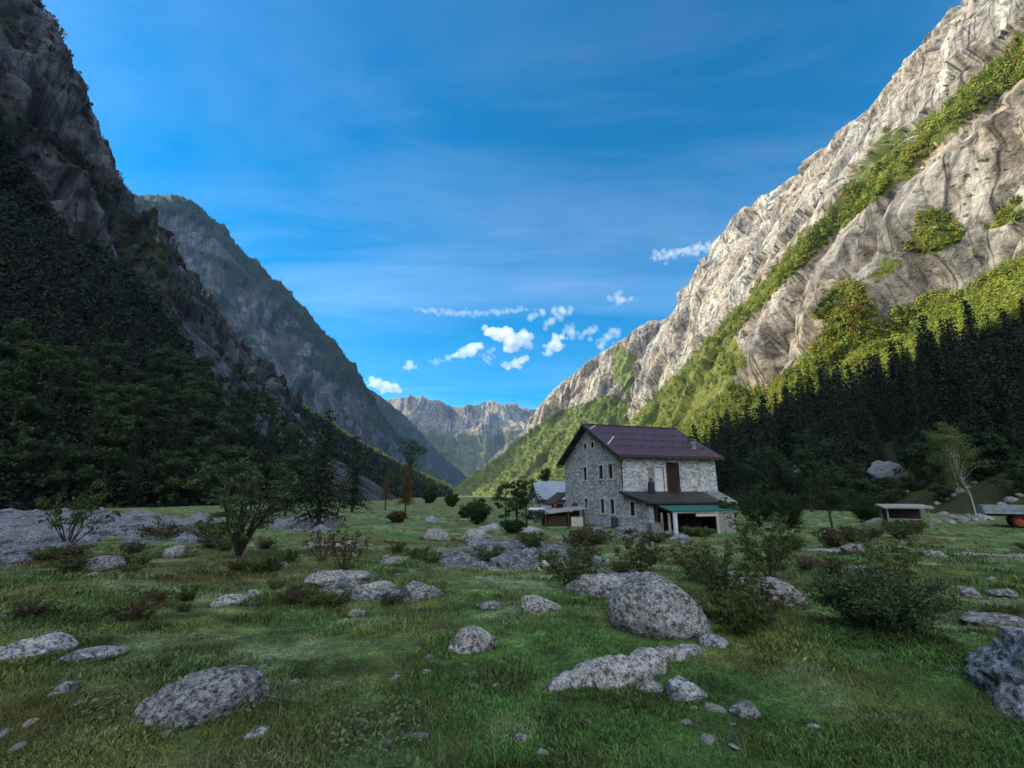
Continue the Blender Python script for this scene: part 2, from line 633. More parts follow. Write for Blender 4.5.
MAT = {}
MAT['turf'] = ground_mat()
MAT['granite'] = granite_mat('lichened_granite')
MAT['granite_pale'] = granite_mat('pale_granite', (0.29, 0.30, 0.315), (0.06, 0.06, 0.065))
MAT['river_stone'] = granite_mat('river_stone', (0.19, 0.21, 0.25), (0.05, 0.055, 0.07), 0.5)
MAT['granite_blue'] = granite_mat('blue_grey_granite', (0.25, 0.285, 0.33), (0.045, 0.046, 0.065), 0.9)
MAT['bark'] = plain('brown_bark', (0.032, 0.027, 0.022), 0.95, 0.4, 9)
MAT['birch'] = plain('white_bark', (0.42, 0.42, 0.39), 0.9, 0.3, 6)
MAT['twig'] = plain('thin_stems', (0.055, 0.045, 0.03), 0.9, 0.3, 12)
MAT['spruce'] = leaf_mat('spruce_needles', [(0.1, (0.006, 0.013, 0.007)), (0.5, (0.010, 0.021, 0.010)), (0.9, (0.018, 0.031, 0.013))], 0.15)
MAT['broad'] = leaf_mat('broad_leaves', [(0.1, (0.013, 0.030, 0.010)), (0.5, (0.022, 0.046, 0.014)), (0.9, (0.042, 0.068, 0.020))], 0.3)
MAT['broad_light'] = leaf_mat('young_leaves', [(0.1, (0.05, 0.085, 0.02)), (0.5, (0.085, 0.125, 0.03)), (0.9, (0.12, 0.15, 0.045))], 0.35)
MAT['autumn'] = leaf_mat('autumn_leaves', [(0.1, (0.12, 0.065, 0.015)), (0.5, (0.20, 0.12, 0.02)), (0.9, (0.16, 0.15, 0.03))], 0.35)
MAT['rust'] = leaf_mat('rusty_larch_needles', [(0.1, (0.055, 0.035, 0.014)), (0.5, (0.085, 0.055, 0.022)), (0.9, (0.075, 0.070, 0.025))], 0.3)
MAT['juniper'] = leaf_mat('juniper_needles', [(0.1, (0.024, 0.050, 0.020)), (0.5, (0.048, 0.088, 0.034)), (0.9, (0.11, 0.155, 0.075))], 0.2)
MAT['fern'] = leaf_mat('fern_leaves', [(0.1, (0.035, 0.06, 0.018)), (0.5, (0.06, 0.095, 0.025)), (0.9, (0.12, 0.13, 0.04))], 0.35)
MAT['heath'] = leaf_mat('heath_twigs', [(0.1, (0.045, 0.035, 0.022)), (0.5, (0.07, 0.06, 0.03)), (0.9, (0.06, 0.085, 0.03))], 0.3)
MAT['pine'] = leaf_mat('pine_needles', [(0.1, (0.018, 0.040, 0.018)), (0.5, (0.036, 0.068, 0.028)), (0.9, (0.085, 0.12, 0.06))], 0.2)
MAT['blend'] = leaf_mat('mixed_foliage', None, 0.3, attr=True)

# ------------------------------------------------------------------ ground shape and colour


def ground_z(x, y):
    x, y = np.asarray(x, float), np.asarray(y, float)
    r = np.sqrt(x * x + y * y)
    z = -1.2 * sstep(4, 42, r) - 0.9 * sstep(40, 320, r) - 1.0 * sstep(300, 2500, r)
    amp = sstep(1.0, 9.0, r) * (1 - 0.7 * sstep(60, 300, r))
    z = z + amp * (0.65 * (fbm(x / 9.0, y / 9.0, 0, 4, 5) - 0.5) + 0.26 * (fbm(x / 1.7, y / 1.7, 0, 3, 9) - 0.5))
    z = z + 0.05 * (fbm(x / 0.5, y / 0.5, 0, 3, 12) - 0.5)
    # a shallow hollow in the middle distance, its gravel bank in front of the house
    z = z - 0.35 * np.exp(-(((x - 2) / 9.0) ** 2 + ((y - 19) / 4.0) ** 2))
    # the river bank on the left lies flat
    kb = sstep(10, 2, np.abs(y - 46) - 12) * sstep(-14, -22, x)
    z = z * (1 - .75 * kb) + (-1.35) * .75 * kb
    # flat stand for the house
    k = sstep(13, 7, np.sqrt(((x - 13) / 1.2) ** 2 + ((y - 42) / 1.2) ** 2))
    return z * (1 - k) + (-1.18) * k


def hit(px, py):
    """where the pixel's ray meets the ground"""
    d = P(px, py, 1.0) - np.array((0, 0, CAMZ))
    t = np.geomspace(0.8, 900, 900)
    x, y, z = d[0] * t, d[1] * t, CAMZ + d[2] * t
    below = z < ground_z(x, y)
    i = int(np.argmax(below)) if below.any() else len(t) - 1
    lo, hi = t[max(i - 1, 0)], t[i]
    for _ in range(24):
        m = (lo + hi) / 2
        if CAMZ + d[2] * m < float(ground_z(d[0] * m, d[1] * m)):
            hi = m
        else:
            lo = m
    return np.array((d[0] * hi, d[1] * hi, float(ground_z(d[0] * hi, d[1] * hi))))


GRAVEL = [
    ([(-60, 512), (130, 511), (132, 515), (120, 530), (95, 538), (60, 548), (40, 556), (15, 564), (-60, 570)], 1.0),
    ([(128, 517), (170, 518), (210, 528), (214, 542), (170, 541), (130, 540)], 0.42),
    ([(440, 548), (470, 545), (500, 541), (560, 545), (602, 558), (594, 569), (500, 571), (440, 566)], 0.62),
    ([(590, 572), (650, 572), (640, 590), (585, 592)], 0.55),
    ([(310, 575), (400, 582), (400, 600), (340, 600)], 0.5),
    ([(610, 528), (690, 535), (690, 541), (600, 536)], 0.6),
    ([(270, 516), (330, 518), (330, 530), (270, 528)], 0.75),
    ([(520, 700), (560, 695), (575, 730), (535, 750)], 0.28),
]


def mix3(a, b, t):
    return a * (1 - t[:, None]) + np.asarray(b)[None] * t[:, None]


def ground_col(x, y):
    """turf colour: bright short grass, yellowed and frosted patches, brown heath strips"""
    n1 = fbm(x / 3.2, y / 3.2, 0, 5, 101)
    n2 = fbm(x / 1.3, y / 1.3, 3.3, 4, 131)
    n3 = fbm(x / 7.0, y / 4.0, 7.7, 4, 161)
    n4 = fbm(x / 0.45, y / 0.45, 1.1, 3, 191)
    c = np.broadcast_to(np.array((0.070, 0.115, 0.034)), (len(x), 3)).copy()
    c = mix3(c, (0.055, 0.120, 0.030), sstep(0.45, 0.62, n1))
    c = mix3(c, (0.140, 0.140, 0.040), sstep(0.53, 0.66, n2) * 0.5)
    c = mix3(c, (0.078, 0.066, 0.028), sstep(0.52, 0.62, n3) * 0.6)
    c = mix3(c, (0.045, 0.075, 0.020), sstep(0.54, 0.62, fbm(x / 0.9, y / 0.7, 2.5, 4, 231)) * 0.8)
    c = mix3(c, (0.150, 0.195, 0.100), sstep(0.54, 0.66, fbm(x / 1.9, y / 1.1, 5.5, 4, 211)) * 0.7)
    c = c * (0.35 + 1.3 * n4)[:, None]
    c = c * 1.06
    far = sstep(60, 250, np.sqrt(x * x + y * y))
    c = mix3(c, (0.105, 0.115, 0.038), far * 0.7)
    return c


# polar ground sheet, fine near the camera and out to the foot of the far range
BX0, BX1, BY0, BY1 = -2850.0, 2850.0, -620.0, 5900.0
th = np.concatenate([np.linspace(R(-62), R(62), 560), np.linspace(R(66), R(294), 70)])
nt = len(th)
sx, cx_ = np.sin(th), np.cos(th)
rmax = np.minimum(np.where(sx > 0, BX1, -BX0) / np.maximum(np.abs(sx), 1e-6), np.where(cx_ > 0, BY1, -BY0) / np.maximum(np.abs(cx_), 1e-6))
nr = 330
tt = np.linspace(0, 1, nr)
RR = 0.9 * (rmax[None] / 0.9) ** tt[:, None]
gx, gy = (RR * sx[None]).ravel(), (RR * cx_[None]).ravel()
gz = ground_z(gx, gy)
gv = np.stack([gx, gy, gz], 1)
gv = np.concatenate([gv, [[0, 0, float(ground_z(0, 0))]]])
ii, jj = np.meshgrid(np.arange(nr - 1), np.arange(nt), indexing='ij')
j2 = (jj + 1) % nt
gf = np.stack([ii * nt + jj, (ii + 1) * nt + jj, (ii + 1) * nt + j2, ii * nt + j2], -1).reshape(-1, 4)[:, ::-1]
fan = np.array([(k, nr * nt, (k + 1) % nt) for k in range(nt)])[:, ::-1]
gpx, gpy = project(gv)
gd = np.sqrt(gv[:, 0] ** 2 + gv[:, 1] ** 2) + 1
gpx = gpx + 70 * (fbm(gv[:, 0] / 2.2, gv[:, 1] / 2.2, 0, 5, 801, 0.6) - .5)
gpy = gpy + 26 * (fbm(gv[:, 0] / 2.2, gv[:, 1] / 2.2, 9, 5, 802, 0.6) - .5)
grav = np.zeros(len(gv))
for poly, val in GRAVEL:
    grav = np.maximum(grav, inpoly(gpx, gpy, poly) * (gv[:, 1] > 0.5) * val)
gcol = np.concatenate([ground_col(gv[:, 0], gv[:, 1]), np.ones((len(gv), 1))], 1)
link('ground', mesh_np('ground', gv, [gf, fan], [MAT['turf']], True, {'col': gcol, 'gravel': grav}), kind='structure')

# ------------------------------------------------------------------ mountains
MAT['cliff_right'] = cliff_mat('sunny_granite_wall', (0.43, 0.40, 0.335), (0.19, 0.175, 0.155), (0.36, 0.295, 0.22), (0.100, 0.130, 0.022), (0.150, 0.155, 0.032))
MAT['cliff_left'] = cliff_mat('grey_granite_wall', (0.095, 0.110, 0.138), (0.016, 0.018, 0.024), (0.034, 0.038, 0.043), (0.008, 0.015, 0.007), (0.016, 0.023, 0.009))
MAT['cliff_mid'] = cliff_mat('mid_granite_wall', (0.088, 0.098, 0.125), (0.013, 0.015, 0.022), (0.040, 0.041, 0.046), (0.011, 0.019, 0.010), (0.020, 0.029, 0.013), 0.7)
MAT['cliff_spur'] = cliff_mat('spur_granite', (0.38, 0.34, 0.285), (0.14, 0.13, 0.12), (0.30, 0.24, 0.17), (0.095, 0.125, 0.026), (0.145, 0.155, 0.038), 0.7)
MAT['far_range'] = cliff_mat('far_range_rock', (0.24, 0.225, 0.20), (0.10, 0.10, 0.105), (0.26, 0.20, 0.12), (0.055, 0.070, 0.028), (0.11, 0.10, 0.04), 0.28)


def loft(name, foot, ridge, prof, nu, nv, mat, dispf, vegf, back=500.0, drop=0.8, jag=4.0, seed=0, zfoot=-4.0, nb=10, up=None):
    """mountain flank between a foot line and a crest line, with a falling far side behind the crest"""
    foot = np.array([(p[0], p[1], float(ground_z(p[0], p[1])) + zfoot) for p in foot], float)
    ridge = np.array(ridge, float)
    s = np.concatenate(([0], np.cumsum(np.linalg.norm(np.diff((ridge + foot) * .5, axis=0), axis=1))))
    ud = np.linspace(0, s[-1], 2000)
    mid = (ridge + foot) * .5
    dist = np.hypot(np.interp(ud, s, mid[:, 0]), np.interp(ud, s, mid[:, 1]))
    behind = np.where(np.interp(ud, s, mid[:, 1]) < 0.35 * np.abs(np.interp(ud, s, mid[:, 0])), 0.15, 1.0)
    wgt = np.cumsum(behind / np.maximum(dist, 60.0) ** 0.8)
    u = np.interp(np.linspace(wgt[0], wgt[-1], nu), wgt, ud)

    def crv(pts):
        out = np.stack([np.interp(u, s, pts[:, k]) for k in range(3)], 1)
        k = 3
        pad = np.pad(out, ((k, k), (0, 0)), 'edge')
        return sum(pad[i:i + nu] for i in range(2 * k + 1)) / (2 * k + 1)
    Fc, Rc = crv(foot), crv(ridge)
    Rc[:, 2] += jag * 2 * (fbm(u / (30.0 if jag < 20 else 110.0), 0 * u, 0, 5, seed + 3, 0.6) - 0.5) * np.clip(Rc[:, 2] / 120.0, 0, 1)
    v = np.linspace(0, 1, nv)
    pr = np.array(prof)
    hv = np.interp(v, pr[:, 0], pr[:, 1])
    zv = np.interp(v, pr[:, 0], pr[:, 2])
    pos_ = np.empty((nv, nu, 3))
    pos_[..., :2] = Fc[None, :, :2] * (1 - hv)[:, None, None] + Rc[None, :, :2] * hv[:, None, None]
    pos_[..., 2] = Fc[None, :, 2] * (1 - zv)[:, None] + Rc[None, :, 2] * zv[:, None]
    vd = Fc[:, :2] - Rc[:, :2]
    vd /= np.linalg.norm(vd, axis=1)[:, None] + 1e-6
    slope_len = np.linalg.norm(Rc - Fc, axis=1)
    U = np.broadcast_to(u[None], (nv, nu))
    T = v[:, None] * slope_len[None]
    dpx, dpy = project(pos_)
    d = dispf(pos_, U, T, v[:, None] + 0 * U)
    edge = sstep(0, 0.05, v) * (0.25 + 0.75 * sstep(1.0, 0.93, v))
    d = d * edge[:, None]
    pos_[..., 0] += vd[None, :, 0] * d * 0.75
    pos_[..., 1] += vd[None, :, 1] * d * 0.75
    pos_[..., 2] += d * 0.5
    rows = [pos_]
    for k in range(1, nb + 1):
        q = k / nb
        rw = pos_[-1].copy()
        rw[:, :2] -= vd * (back * q)
        rw[:, 2] = rw[:, 2] - (rw[:, 2] + 12) * drop * q + 8 * (fbm(rw[:, 0] / 40, rw[:, 1] / 40, 0, 3, seed + 8) - 0.5) * (1 - q)
        rows.append(rw[None])
    allp = np.concatenate(rows, 0)
    n_r = allp.shape[0]
    allp[..., 0] = np.clip(allp[..., 0], BX0 - 20, BX1 + 20)
    V = allp.reshape(-1, 3)
    i, j = np.meshgrid(np.arange(n_r - 1), np.arange(nu - 1), indexing='ij')
    F = np.stack([i * nu + j, i * nu + j + 1, (i + 1) * nu + j + 1, (i + 1) * nu + j], -1).reshape(-1, 4)
    px, py = project(V)
    st = np.zeros((len(V), 3))
    st[:, 0] = np.tile(u, n_r)
    Tall = np.concatenate([T] + [T[-1:] + back * k / nb for k in range(1, nb + 1)], 0)
    st[:, 1] = Tall.ravel()
    veg = np.clip(vegf(px, py, V), 0, 2)
    # orient faces upwards
    a, b, c = V[F[0, 0]], V[F[0, 1]], V[F[0, 2]]
    mid = F[len(F) // 3]
    nrm = np.cross(V[mid[1]] - V[mid[0]], V[mid[2]] - V[mid[0]])
    if nrm[2] < 0:
        F = F[:, ::-1]
    o = link(name, mesh_np(name, V, F, [mat], True, {'st': st, 'veg': veg}), kind='structure')
    return {'obj': o, 'pos': pos_, 'veg': veg[:nv * nu].reshape(nv, nu), 'px': px[:nv * nu].reshape(nv, nu), 'py': py[:nv * nu].reshape(nv, nu)}


# --- right wall
R1_VEG = [
    ([(640, 410), (700, 348), (760, 283), (800, 243), (850, 192), (900, 152), (960, 97), (1024, 42), (1060, 20), (1060, 60), (1024, 78), (960, 128), (900, 178), (850, 222), (800, 268), (750, 318), (700, 375), (660, 420), (600, 450)], 0.80),
    ([(790, 262), (815, 222), (850, 178), (868, 150), (885, 132), (903, 128), (905, 150), (870, 182), (830, 228), (795, 268)], 0.56),
    ([(560, 470), (650, 425), (690, 421), (734, 386), (774, 391), (793, 371), (812, 356), (832, 327), (850, 316), (880, 323), (934, 301), (964, 297), (1024, 263), (1200, 190), (1400, 560), (560, 520)], 0.95),
    ([(620, 440), (680, 392), (712, 350), (735, 338), (748, 362), (725, 386), (690, 418), (640, 440)], 0.72),
    ([(903, 252), (922, 206), (950, 213), (968, 236), (936, 254)], 0.75),
    ([(818, 318), (826, 285), (862, 288), (880, 318), (850, 335)], 0.9),
    ([(870, 275), (885, 255), (905, 262), (885, 282)], 0.62),
    ([(985, 230), (1000, 205), (1024, 195), (1024, 220)], 0.62),
]
R1_LEDGE = R1_VEG[0][0]


def r1_veg(px, py, V):
    g = np.full(len(px), 0.20)
    for poly, val in R1_VEG:
        g = np.where(inpoly(px, py, poly), np.maximum(g, val), g)
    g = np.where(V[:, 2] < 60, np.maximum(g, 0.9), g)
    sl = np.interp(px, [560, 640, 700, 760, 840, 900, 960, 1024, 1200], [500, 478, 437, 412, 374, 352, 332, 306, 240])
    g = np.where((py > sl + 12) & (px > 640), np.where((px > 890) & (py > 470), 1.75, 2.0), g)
    return g


def r1_disp(p, U, T, v):
    x, y, z = p[..., 0], p[..., 1], p[..., 2]
    wob = 40 * (fbm(U / 120, T / 160, 0, 3, 41) - .5)
    a = ridged((U + wob) / 90.0 - T / 200.0, T / 260.0, 0, 3, 21)
    b = ridged((U + wob) / 22.0 - T / 60.0, T / 90.0, 0.5, 4, 25)
    wa = 1.1 * (fbm(U / 110, T / 140, 0, 4, 51) - .5)
    s1 = slabs((U - .45 * T) / 120.0 + wa, (T + .2 * U) / 210.0 - wa, 27, .7)
    s2 = slabs((U - .30 * T) / 52.0 + 2 * wa, (T + .3 * U) / 80.0 - 1.5 * wa, 28, .9, 26.0)
    s3 = slabs((U - .40 * T) / 19.0 + 4 * wa, (T + .1 * U) / 30.0 - 3 * wa, 29, 1.2, 70.0)
    c = fbm(x / 9, y / 9, z / 9, 3, 35)
    cliff = sstep(0.16, 0.30, v)
    led = inpoly(*project(p), R1_LEDGE) * 1.0
    wg = 0.5 * (fbm(U / 60, T / 80, 0, 4, 55) - .5)
    g1 = 1 - np.abs(2 * vnoise((U - .42 * T) / 75.0 + wg, T / 420.0, 0, 58) - 1)
    g2 = 1 - np.abs(2 * vnoise((U - .36 * T) / 27.0 + 2 * wg, T / 150.0, 3.3, 59) - 1)
    gm = sstep(.45, .6, fbm(U / 90, T / 90, 4.4, 3, 60))
    groove = 15 * sstep(.90, .985, g1) + 7 * gm * sstep(.88, .98, g2)
    step2 = 9 * (((U - .42 * T) / 75.0 + wg + .3) % 1.0 - .5) * sstep(.4, .6, fbm(U / 150, T / 120, 7.7, 3, 64))
    return cliff * (40 * (a - 0.62) + 50 * s1 + 19 * s2 + 4.0 * s3 + 2.5 * (c - .5) - groove + step2 - 14 * led) + (1 - cliff) * (9 * (fbm(x / 30, y / 30, 0, 4, 77) - .4))


PROF_R1 = [(0, 0, 0), (0.10, 0.10, 0.04), (0.27, 0.25, 0.145), (0.45, 0.44, 0.41), (0.68, 0.68, 0.71), (0.85, 0.85, 0.885), (1, 1, 1)]
r1_ridge = [P(640, 360, 1330), P(665, 322, 1300), P(690, 305, 1200), P(700, 280, 1120), P(715, 255, 1060), P(740, 215, 960), P(760, 195, 880), P(800, 175, 780), P(840, 150, 700),
            P(870, 130, 640), P(900, 100, 580), P(930, 68, 530), P(955, 40, 490), P(985, 0, 440), (602, 340, 640), (620, 200, 650), (620, 100, 650), (620, 50, 640), (620, 0, 630), (600, -250, 590), (600, -520, 560)]
r1_foot = [(235, 1230), (225, 1180), (205, 1120), (190, 1060), (178, 1000), (160, 920), (148, 850), (138, 760), (126, 690), (116, 640), (108, 580), (103, 530), (100, 490), (96, 440), (86, 330), (66, 200), (50, 110), (60, 55), (75, 0), (110, -250), (130, -520)]
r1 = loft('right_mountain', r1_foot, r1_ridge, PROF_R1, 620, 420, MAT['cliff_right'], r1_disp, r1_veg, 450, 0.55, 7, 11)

# --- spur beyond it
R2_VEG = [
    ([(440, 495), (500, 456), (535, 427), (558, 412), (590, 402), (612, 394), (632, 404), (645, 425), (600, 468), (640, 500)], 0.86),
    ([(560, 440), (600, 425), (640, 430), (640, 500), (500, 500)], 0.95),
    ([(610, 350), (622, 345), (640, 360), (650, 390), (630, 400), (615, 380)], 0.62),
]


def r2_veg(px, py, V):
    g = np.full(len(px), 0.36)
    for poly, val in R2_VEG:
        g = np.where(inpoly(px, py, poly), np.maximum(g, val), g)
    return g


def r2_disp(p, U, T, v):
    a = ridged(U / 120.0 + T / 500., T / 420.0, 0, 5, 121)
    b = ridged(U / 38.0 - T / 200., T / 120.0, 0.5, 4, 125)
    cl = sstep(0.1, 0.45, v)
    wa = 0.4 * (fbm(U / 70, T / 90, 0, 4, 151) - .5)
    s1 = slabs((U + .3 * T) / 120.0 + wa, T / 170.0 + wa, 127)
    s2 = slabs((U + .2 * T) / 42.0 + 2 * wa, T / 70.0 + wa, 128)
    return (70 * (a - .6) + 45 * s1) * (0.3 + 0.7 * cl) + (22 * (b - .6) + 20 * s2) * (0.25 + 0.75 * cl)


r2_ridge = [P(760, 290, 1430), P(700, 312, 1440), P(668, 320, 1450), P(650, 322, 1470), P(620, 340, 1500), P(590, 360, 1540), P(560, 385, 1580), P(545, 400, 1600), P(530, 425, 1630), P(510, 445, 1660), P(480, 470, 1700), P(455, 488, 1740), P(448, 493, 1760)]
r2_foot = [(330, 1150), (290, 1140), (260, 1130), (220, 1120), (133, 1130), (60, 1160), (0, 1220), (-45, 1290), (-85, 1370), (-120, 1450), (-160, 1560), (-195, 1680), (-220, 1740)]
r2 = loft('spur_mountain', r2_foot, r2_ridge, [(0, 0, 0), (0.3, 0.34, 0.2), (0.6, 0.66, 0.55), (1, 1, 1)], 420, 260, MAT['cliff_spur'], r2_disp, r2_veg, 500, 0.5, 8, 21)

# --- left wall
L1_FOREST = [(-400, 60), (0, 135), (30, 192), (60, 240), (100, 262), (150, 303), (190, 362), (215, 415), (250, 440), (290, 455), (340, 520), (-400, 560)]


def l1_veg(px, py, V):
    n = fbm(V[:, 0] / 90 + V[:, 2] / 60., V[:, 1] / 60, V[:, 2] / 130, 4, 61)
    g = 0.40 + 1.1 * (n - 0.5)
    g = np.where(inpoly(px, py, L1_FOREST), 1.9, g)
    return g


def l1_disp(p, U, T, v):
    x, y, z = p[..., 0], p[..., 1], p[..., 2]
    wob = 50 * (fbm(U / 100, T / 120, 0, 3, 241) - .5)
    a = ridged((U + wob) / 80.0 + T / 260., T / 230.0, 0, 5, 221)
    b = ridged((U + wob) / 24.0 + T / 120., T / 70.0, 0.5, 4, 225)
    wa = 1.2 * (fbm(U / 90, T / 100, 0, 4, 251) - .5)
    s1 = slabs((U - .3 * T) / 80.0 + wa, T / 110.0 + wa, 227)
    s2 = slabs((U - .2 * T) / 36.0 + 2 * wa, T / 44.0 - wa, 228, 1.1, 40.0)
    s3 = slabs(U / 13.0 + 4 * wa, T / 16.0 - 3 * wa, 229, 1.1, 60.0)
    cl = sstep(0.25, 0.42, v)
    return cl * (45 * (a - .6) + 10 * (b - .6) + 40 * s1 + 17 * s2 + 6 * s3) + (1 - cl) * 12 * (fbm(x / 40, y / 40, 0, 4, 277) - .4)


l1_ridge = [(-400, -520, 400), (-420, -250, 430), (-430, -50, 440), (-430, 120, 440), (-428, 230, 435), P(8, -30, 290), P(30, 0, 315), P(60, 40, 370), P(78, 85, 420), P(95, 140, 480), P(130, 200, 570), P(160, 240, 640),
            P(200, 290, 720), P(240, 340, 800), P(268, 375, 860), P(285, 398, 900), P(302, 430, 930), P(318, 478, 950)]
l1_foot = [(-120, -520), (-110, -250), (-104, -60), (-98, 40), (-92, 100), (-86, 130), (-80, 160), (-76, 190), (-75, 225), (-76, 270), (-80, 330), (-88, 390), (-105, 460), (-130, 560), (-165, 660), (-200, 760), (-240, 850), (-280, 920)]
PROF_L1 = [(0, 0, 0), (0.2, 0.25, 0.14), (0.4, 0.50, 0.36), (0.65, 0.74, 0.64), (1, 1, 1)]
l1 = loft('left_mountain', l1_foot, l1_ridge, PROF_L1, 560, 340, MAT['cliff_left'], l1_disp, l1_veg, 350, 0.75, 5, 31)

# --- wooded apron below it
ap_ridge = [P(255, 395, 860), P(285, 398, 900), P(300, 408, 920), P(330, 427, 960), P(360, 446, 1000), P(400, 467, 1060), P(430, 481, 1130), P(452, 491, 1240)]
ap_foot = [(-150, 480), (-132, 500), (-120, 520), (-115, 560), (-112, 620), (-112, 720), (-120, 880), (-150, 1150)]


def ap_disp(p, U, T, v):
    return 10 * (fbm(p[..., 0] / 50, p[..., 1] / 50, 0, 4, 377) - .4)


ap = loft('wooded_apron', ap_foot, ap_ridge, [(0, 0, 0), (0.5, 0.52, 0.42), (1, 1, 1)], 200, 120, MAT['cliff_left'], ap_disp, lambda px, py, V: np.full(len(px), 1.9), 250, 0.8, 2, 37)

# --- second left mountain
def l2_veg(px, py, V):
    n = fbm(V[:, 0] / 160 + V[:, 2] / 90., V[:, 1] / 160, V[:, 2] / 160, 4, 62)
    g = 0.42 + 1.3 * (n - 0.5)
    ridge_y = np.interp(px, [120, 165, 200, 230, 260, 300, 340, 375, 400, 412], [192, 197, 210, 240, 270, 310, 355, 400, 435, 460])
    return np.where(py < ridge_y + 14, 0.85, g)


def l2_disp(p, U, T, v):
    a = ridged(U / 150.0 + T / 500., T / 420.0, 0, 5, 421)
    b = ridged(U / 50.0 + T / 260., T / 150.0, 0.5, 4, 425)
    wa = 0.4 * (fbm(U / 70, T / 90, 0, 4, 451) - .5)
    s1 = slabs((U - .3 * T) / 150.0 + wa, T / 200.0 + wa, 427)
    s2 = slabs((U - .2 * T) / 55.0 + 2 * wa, T / 75.0 + wa, 428)
    return 75 * (a - .6) + 28 * (b - .6) + 65 * s1 + 30 * s2


l2_ridge = [P(60, 190, 1800), P(120, 193, 1850), P(165, 197, 1880), P(200, 210, 1920), P(230, 240, 1960), P(260, 270, 2000), P(300, 310, 2060), P(340, 355, 2120), P(375, 400, 2190), P(400, 436, 2250), P(413, 464, 2290), P(420, 490, 2310)]
l2_foot = [(-1100, 1300), (-950, 1310), (-820, 1330), (-720, 1370), (-640, 1420), (-590, 1480), (-540, 1560), (-500, 1660), (-460, 1800), (-430, 1950), (-420, 2100), (-420, 2250)]
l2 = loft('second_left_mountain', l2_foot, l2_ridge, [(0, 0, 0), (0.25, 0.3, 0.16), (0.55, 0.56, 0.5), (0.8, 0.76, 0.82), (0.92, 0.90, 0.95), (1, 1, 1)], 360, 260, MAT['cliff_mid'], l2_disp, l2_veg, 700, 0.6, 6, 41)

# --- blue left wall of the upper valley
l3_ridge = [P(330, 380, 2900), P(372, 390, 3000), P(387, 402, 3100), P(401, 412, 3200), P(415, 426, 3300), P(428, 441, 3420), P(442, 456, 3550), P(460, 471, 3700), P(478, 486, 3850), P(486, 493, 3900)]
l3_foot = [(-700, 2350), (-640, 2450), (-590, 2550), (-545, 2650), (-500, 2780), (-460, 2950), (-430, 3150), (-370, 3450), (-290, 3700), (-230, 3850)]
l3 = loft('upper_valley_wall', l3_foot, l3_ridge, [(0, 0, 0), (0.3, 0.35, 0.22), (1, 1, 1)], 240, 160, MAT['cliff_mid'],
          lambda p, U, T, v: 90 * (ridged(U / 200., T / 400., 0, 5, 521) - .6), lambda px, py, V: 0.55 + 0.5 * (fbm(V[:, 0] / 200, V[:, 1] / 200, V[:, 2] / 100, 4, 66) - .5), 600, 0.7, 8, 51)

# --- far range
far_sky = [(340, 404), (372, 400), (401, 398), (408, 402), (414, 400), (426, 401), (434, 402), (439, 400), (446, 403), (453, 405), (462, 405), (469, 403), (476, 405), (483, 402), (487, 404), (491, 401), (496, 404), (500, 406), (504, 407), (508, 404), (512, 406), (519, 408), (526, 407), (532, 408), (539, 406), (560, 404), (600, 402), (640, 404)]
fr_ridge = [P(a, b, 5150 + 120 * math.sin(k)) for k, (a, b) in enumerate(far_sky)]
fr_foot = [(x, 3950 + 120 * math.sin(i * 0.9)) for i, x in enumerate(np.linspace(-1500, 900, len(far_sky)))]


def fr_disp(p, U, T, v):
    a = ridged(U / 420.0, T / 700.0, 0, 5, 621)
    b = ridged(U / 130.0 + T / 500, T / 300.0, 0, 4, 625)
    s1 = slabs(U / 260.0, T / 420.0, 627)
    return 420 * (ridged(U / 700.0, T / 1500.0, 0, 2, 631) - .6) + 200 * (a - .6) + 80 * (b - .6) + 70 * s1


def fr_veg(px, py, V):
    g = 0.75 - 0.55 * sstep(440, 425, py) + 0.5 * (fbm(V[:, 0] / 260, V[:, 1] / 260, V[:, 2] / 100, 5, 67) - .5)
    return g


fr = loft('far_range', fr_foot, fr_ridge, [(0, 0, 0), (0.35, 0.3, 0.25), (0.6, 0.5, 0.62), (0.8, 0.84, 0.76), (1, 1, 1)], 420, 220, MAT['far_range'], fr_disp, fr_veg, 500, 0.6, 15, 61)

# ------------------------------------------------------------------ haze: one closed box of even air round everything
HAZE = 1
if HAZE:
    hz = Geo().box(-2920, 2920, -680, 6050, -40, 1420)
    hm = bpy.data.materials.new('valley_air')
    hm.use_nodes = True
    ht = NT(hm.node_tree)
    ho = ht.n('ShaderNodeOutputMaterial')
    hp = ht.n('ShaderNodeVolumePrincipled')
    hp.inputs['Color'].default_value = (0.24, 0.54, 1.0, 1)
    hp.inputs['Density'].default_value = 0.000030
    hp.inputs['Anisotropy'].default_value = 0.0
    ht.l(hp.outputs[0], ho.inputs['Volume'])
    hz.obj('haze', hm, kind='stuff')

# ------------------------------------------------------------------ materials of the built things
MAT['stone'] = stone_wall_mat('rubble_stone_wall', 4.0, (0.92, 0.97, 1.02))
MAT['stone_far'] = stone_wall_mat('pale_render_wall', 2.2, (1.1, 1.12, 1.1))
MAT['roof'] = roof_mat('purple_brown_roof', (0.030, 0.022, 0.040), (0.056, 0.032, 0.054), (0.040, 0.036, 0.074))
MAT['roof_dark'] = roof_mat('dark_lean_to_roof', (0.018, 0.016, 0.018), (0.03, 0.026, 0.028), (0.045, 0.04, 0.042), 5.0)
MAT['roof_blue'] = roof_mat('blue_grey_metal_roof', (0.16, 0.20, 0.27), (0.22, 0.27, 0.34), (0.28, 0.33, 0.40), 3.0, rough=0.4)
MAT['slates'] = stone_wall_mat('stone_slates', 3.4, (0.40, 0.42, 0.45))
MAT['wood_dark'] = plain('dark_weathered_wood', (0.045, 0.032, 0.024), 0.85, 0.45, 5)
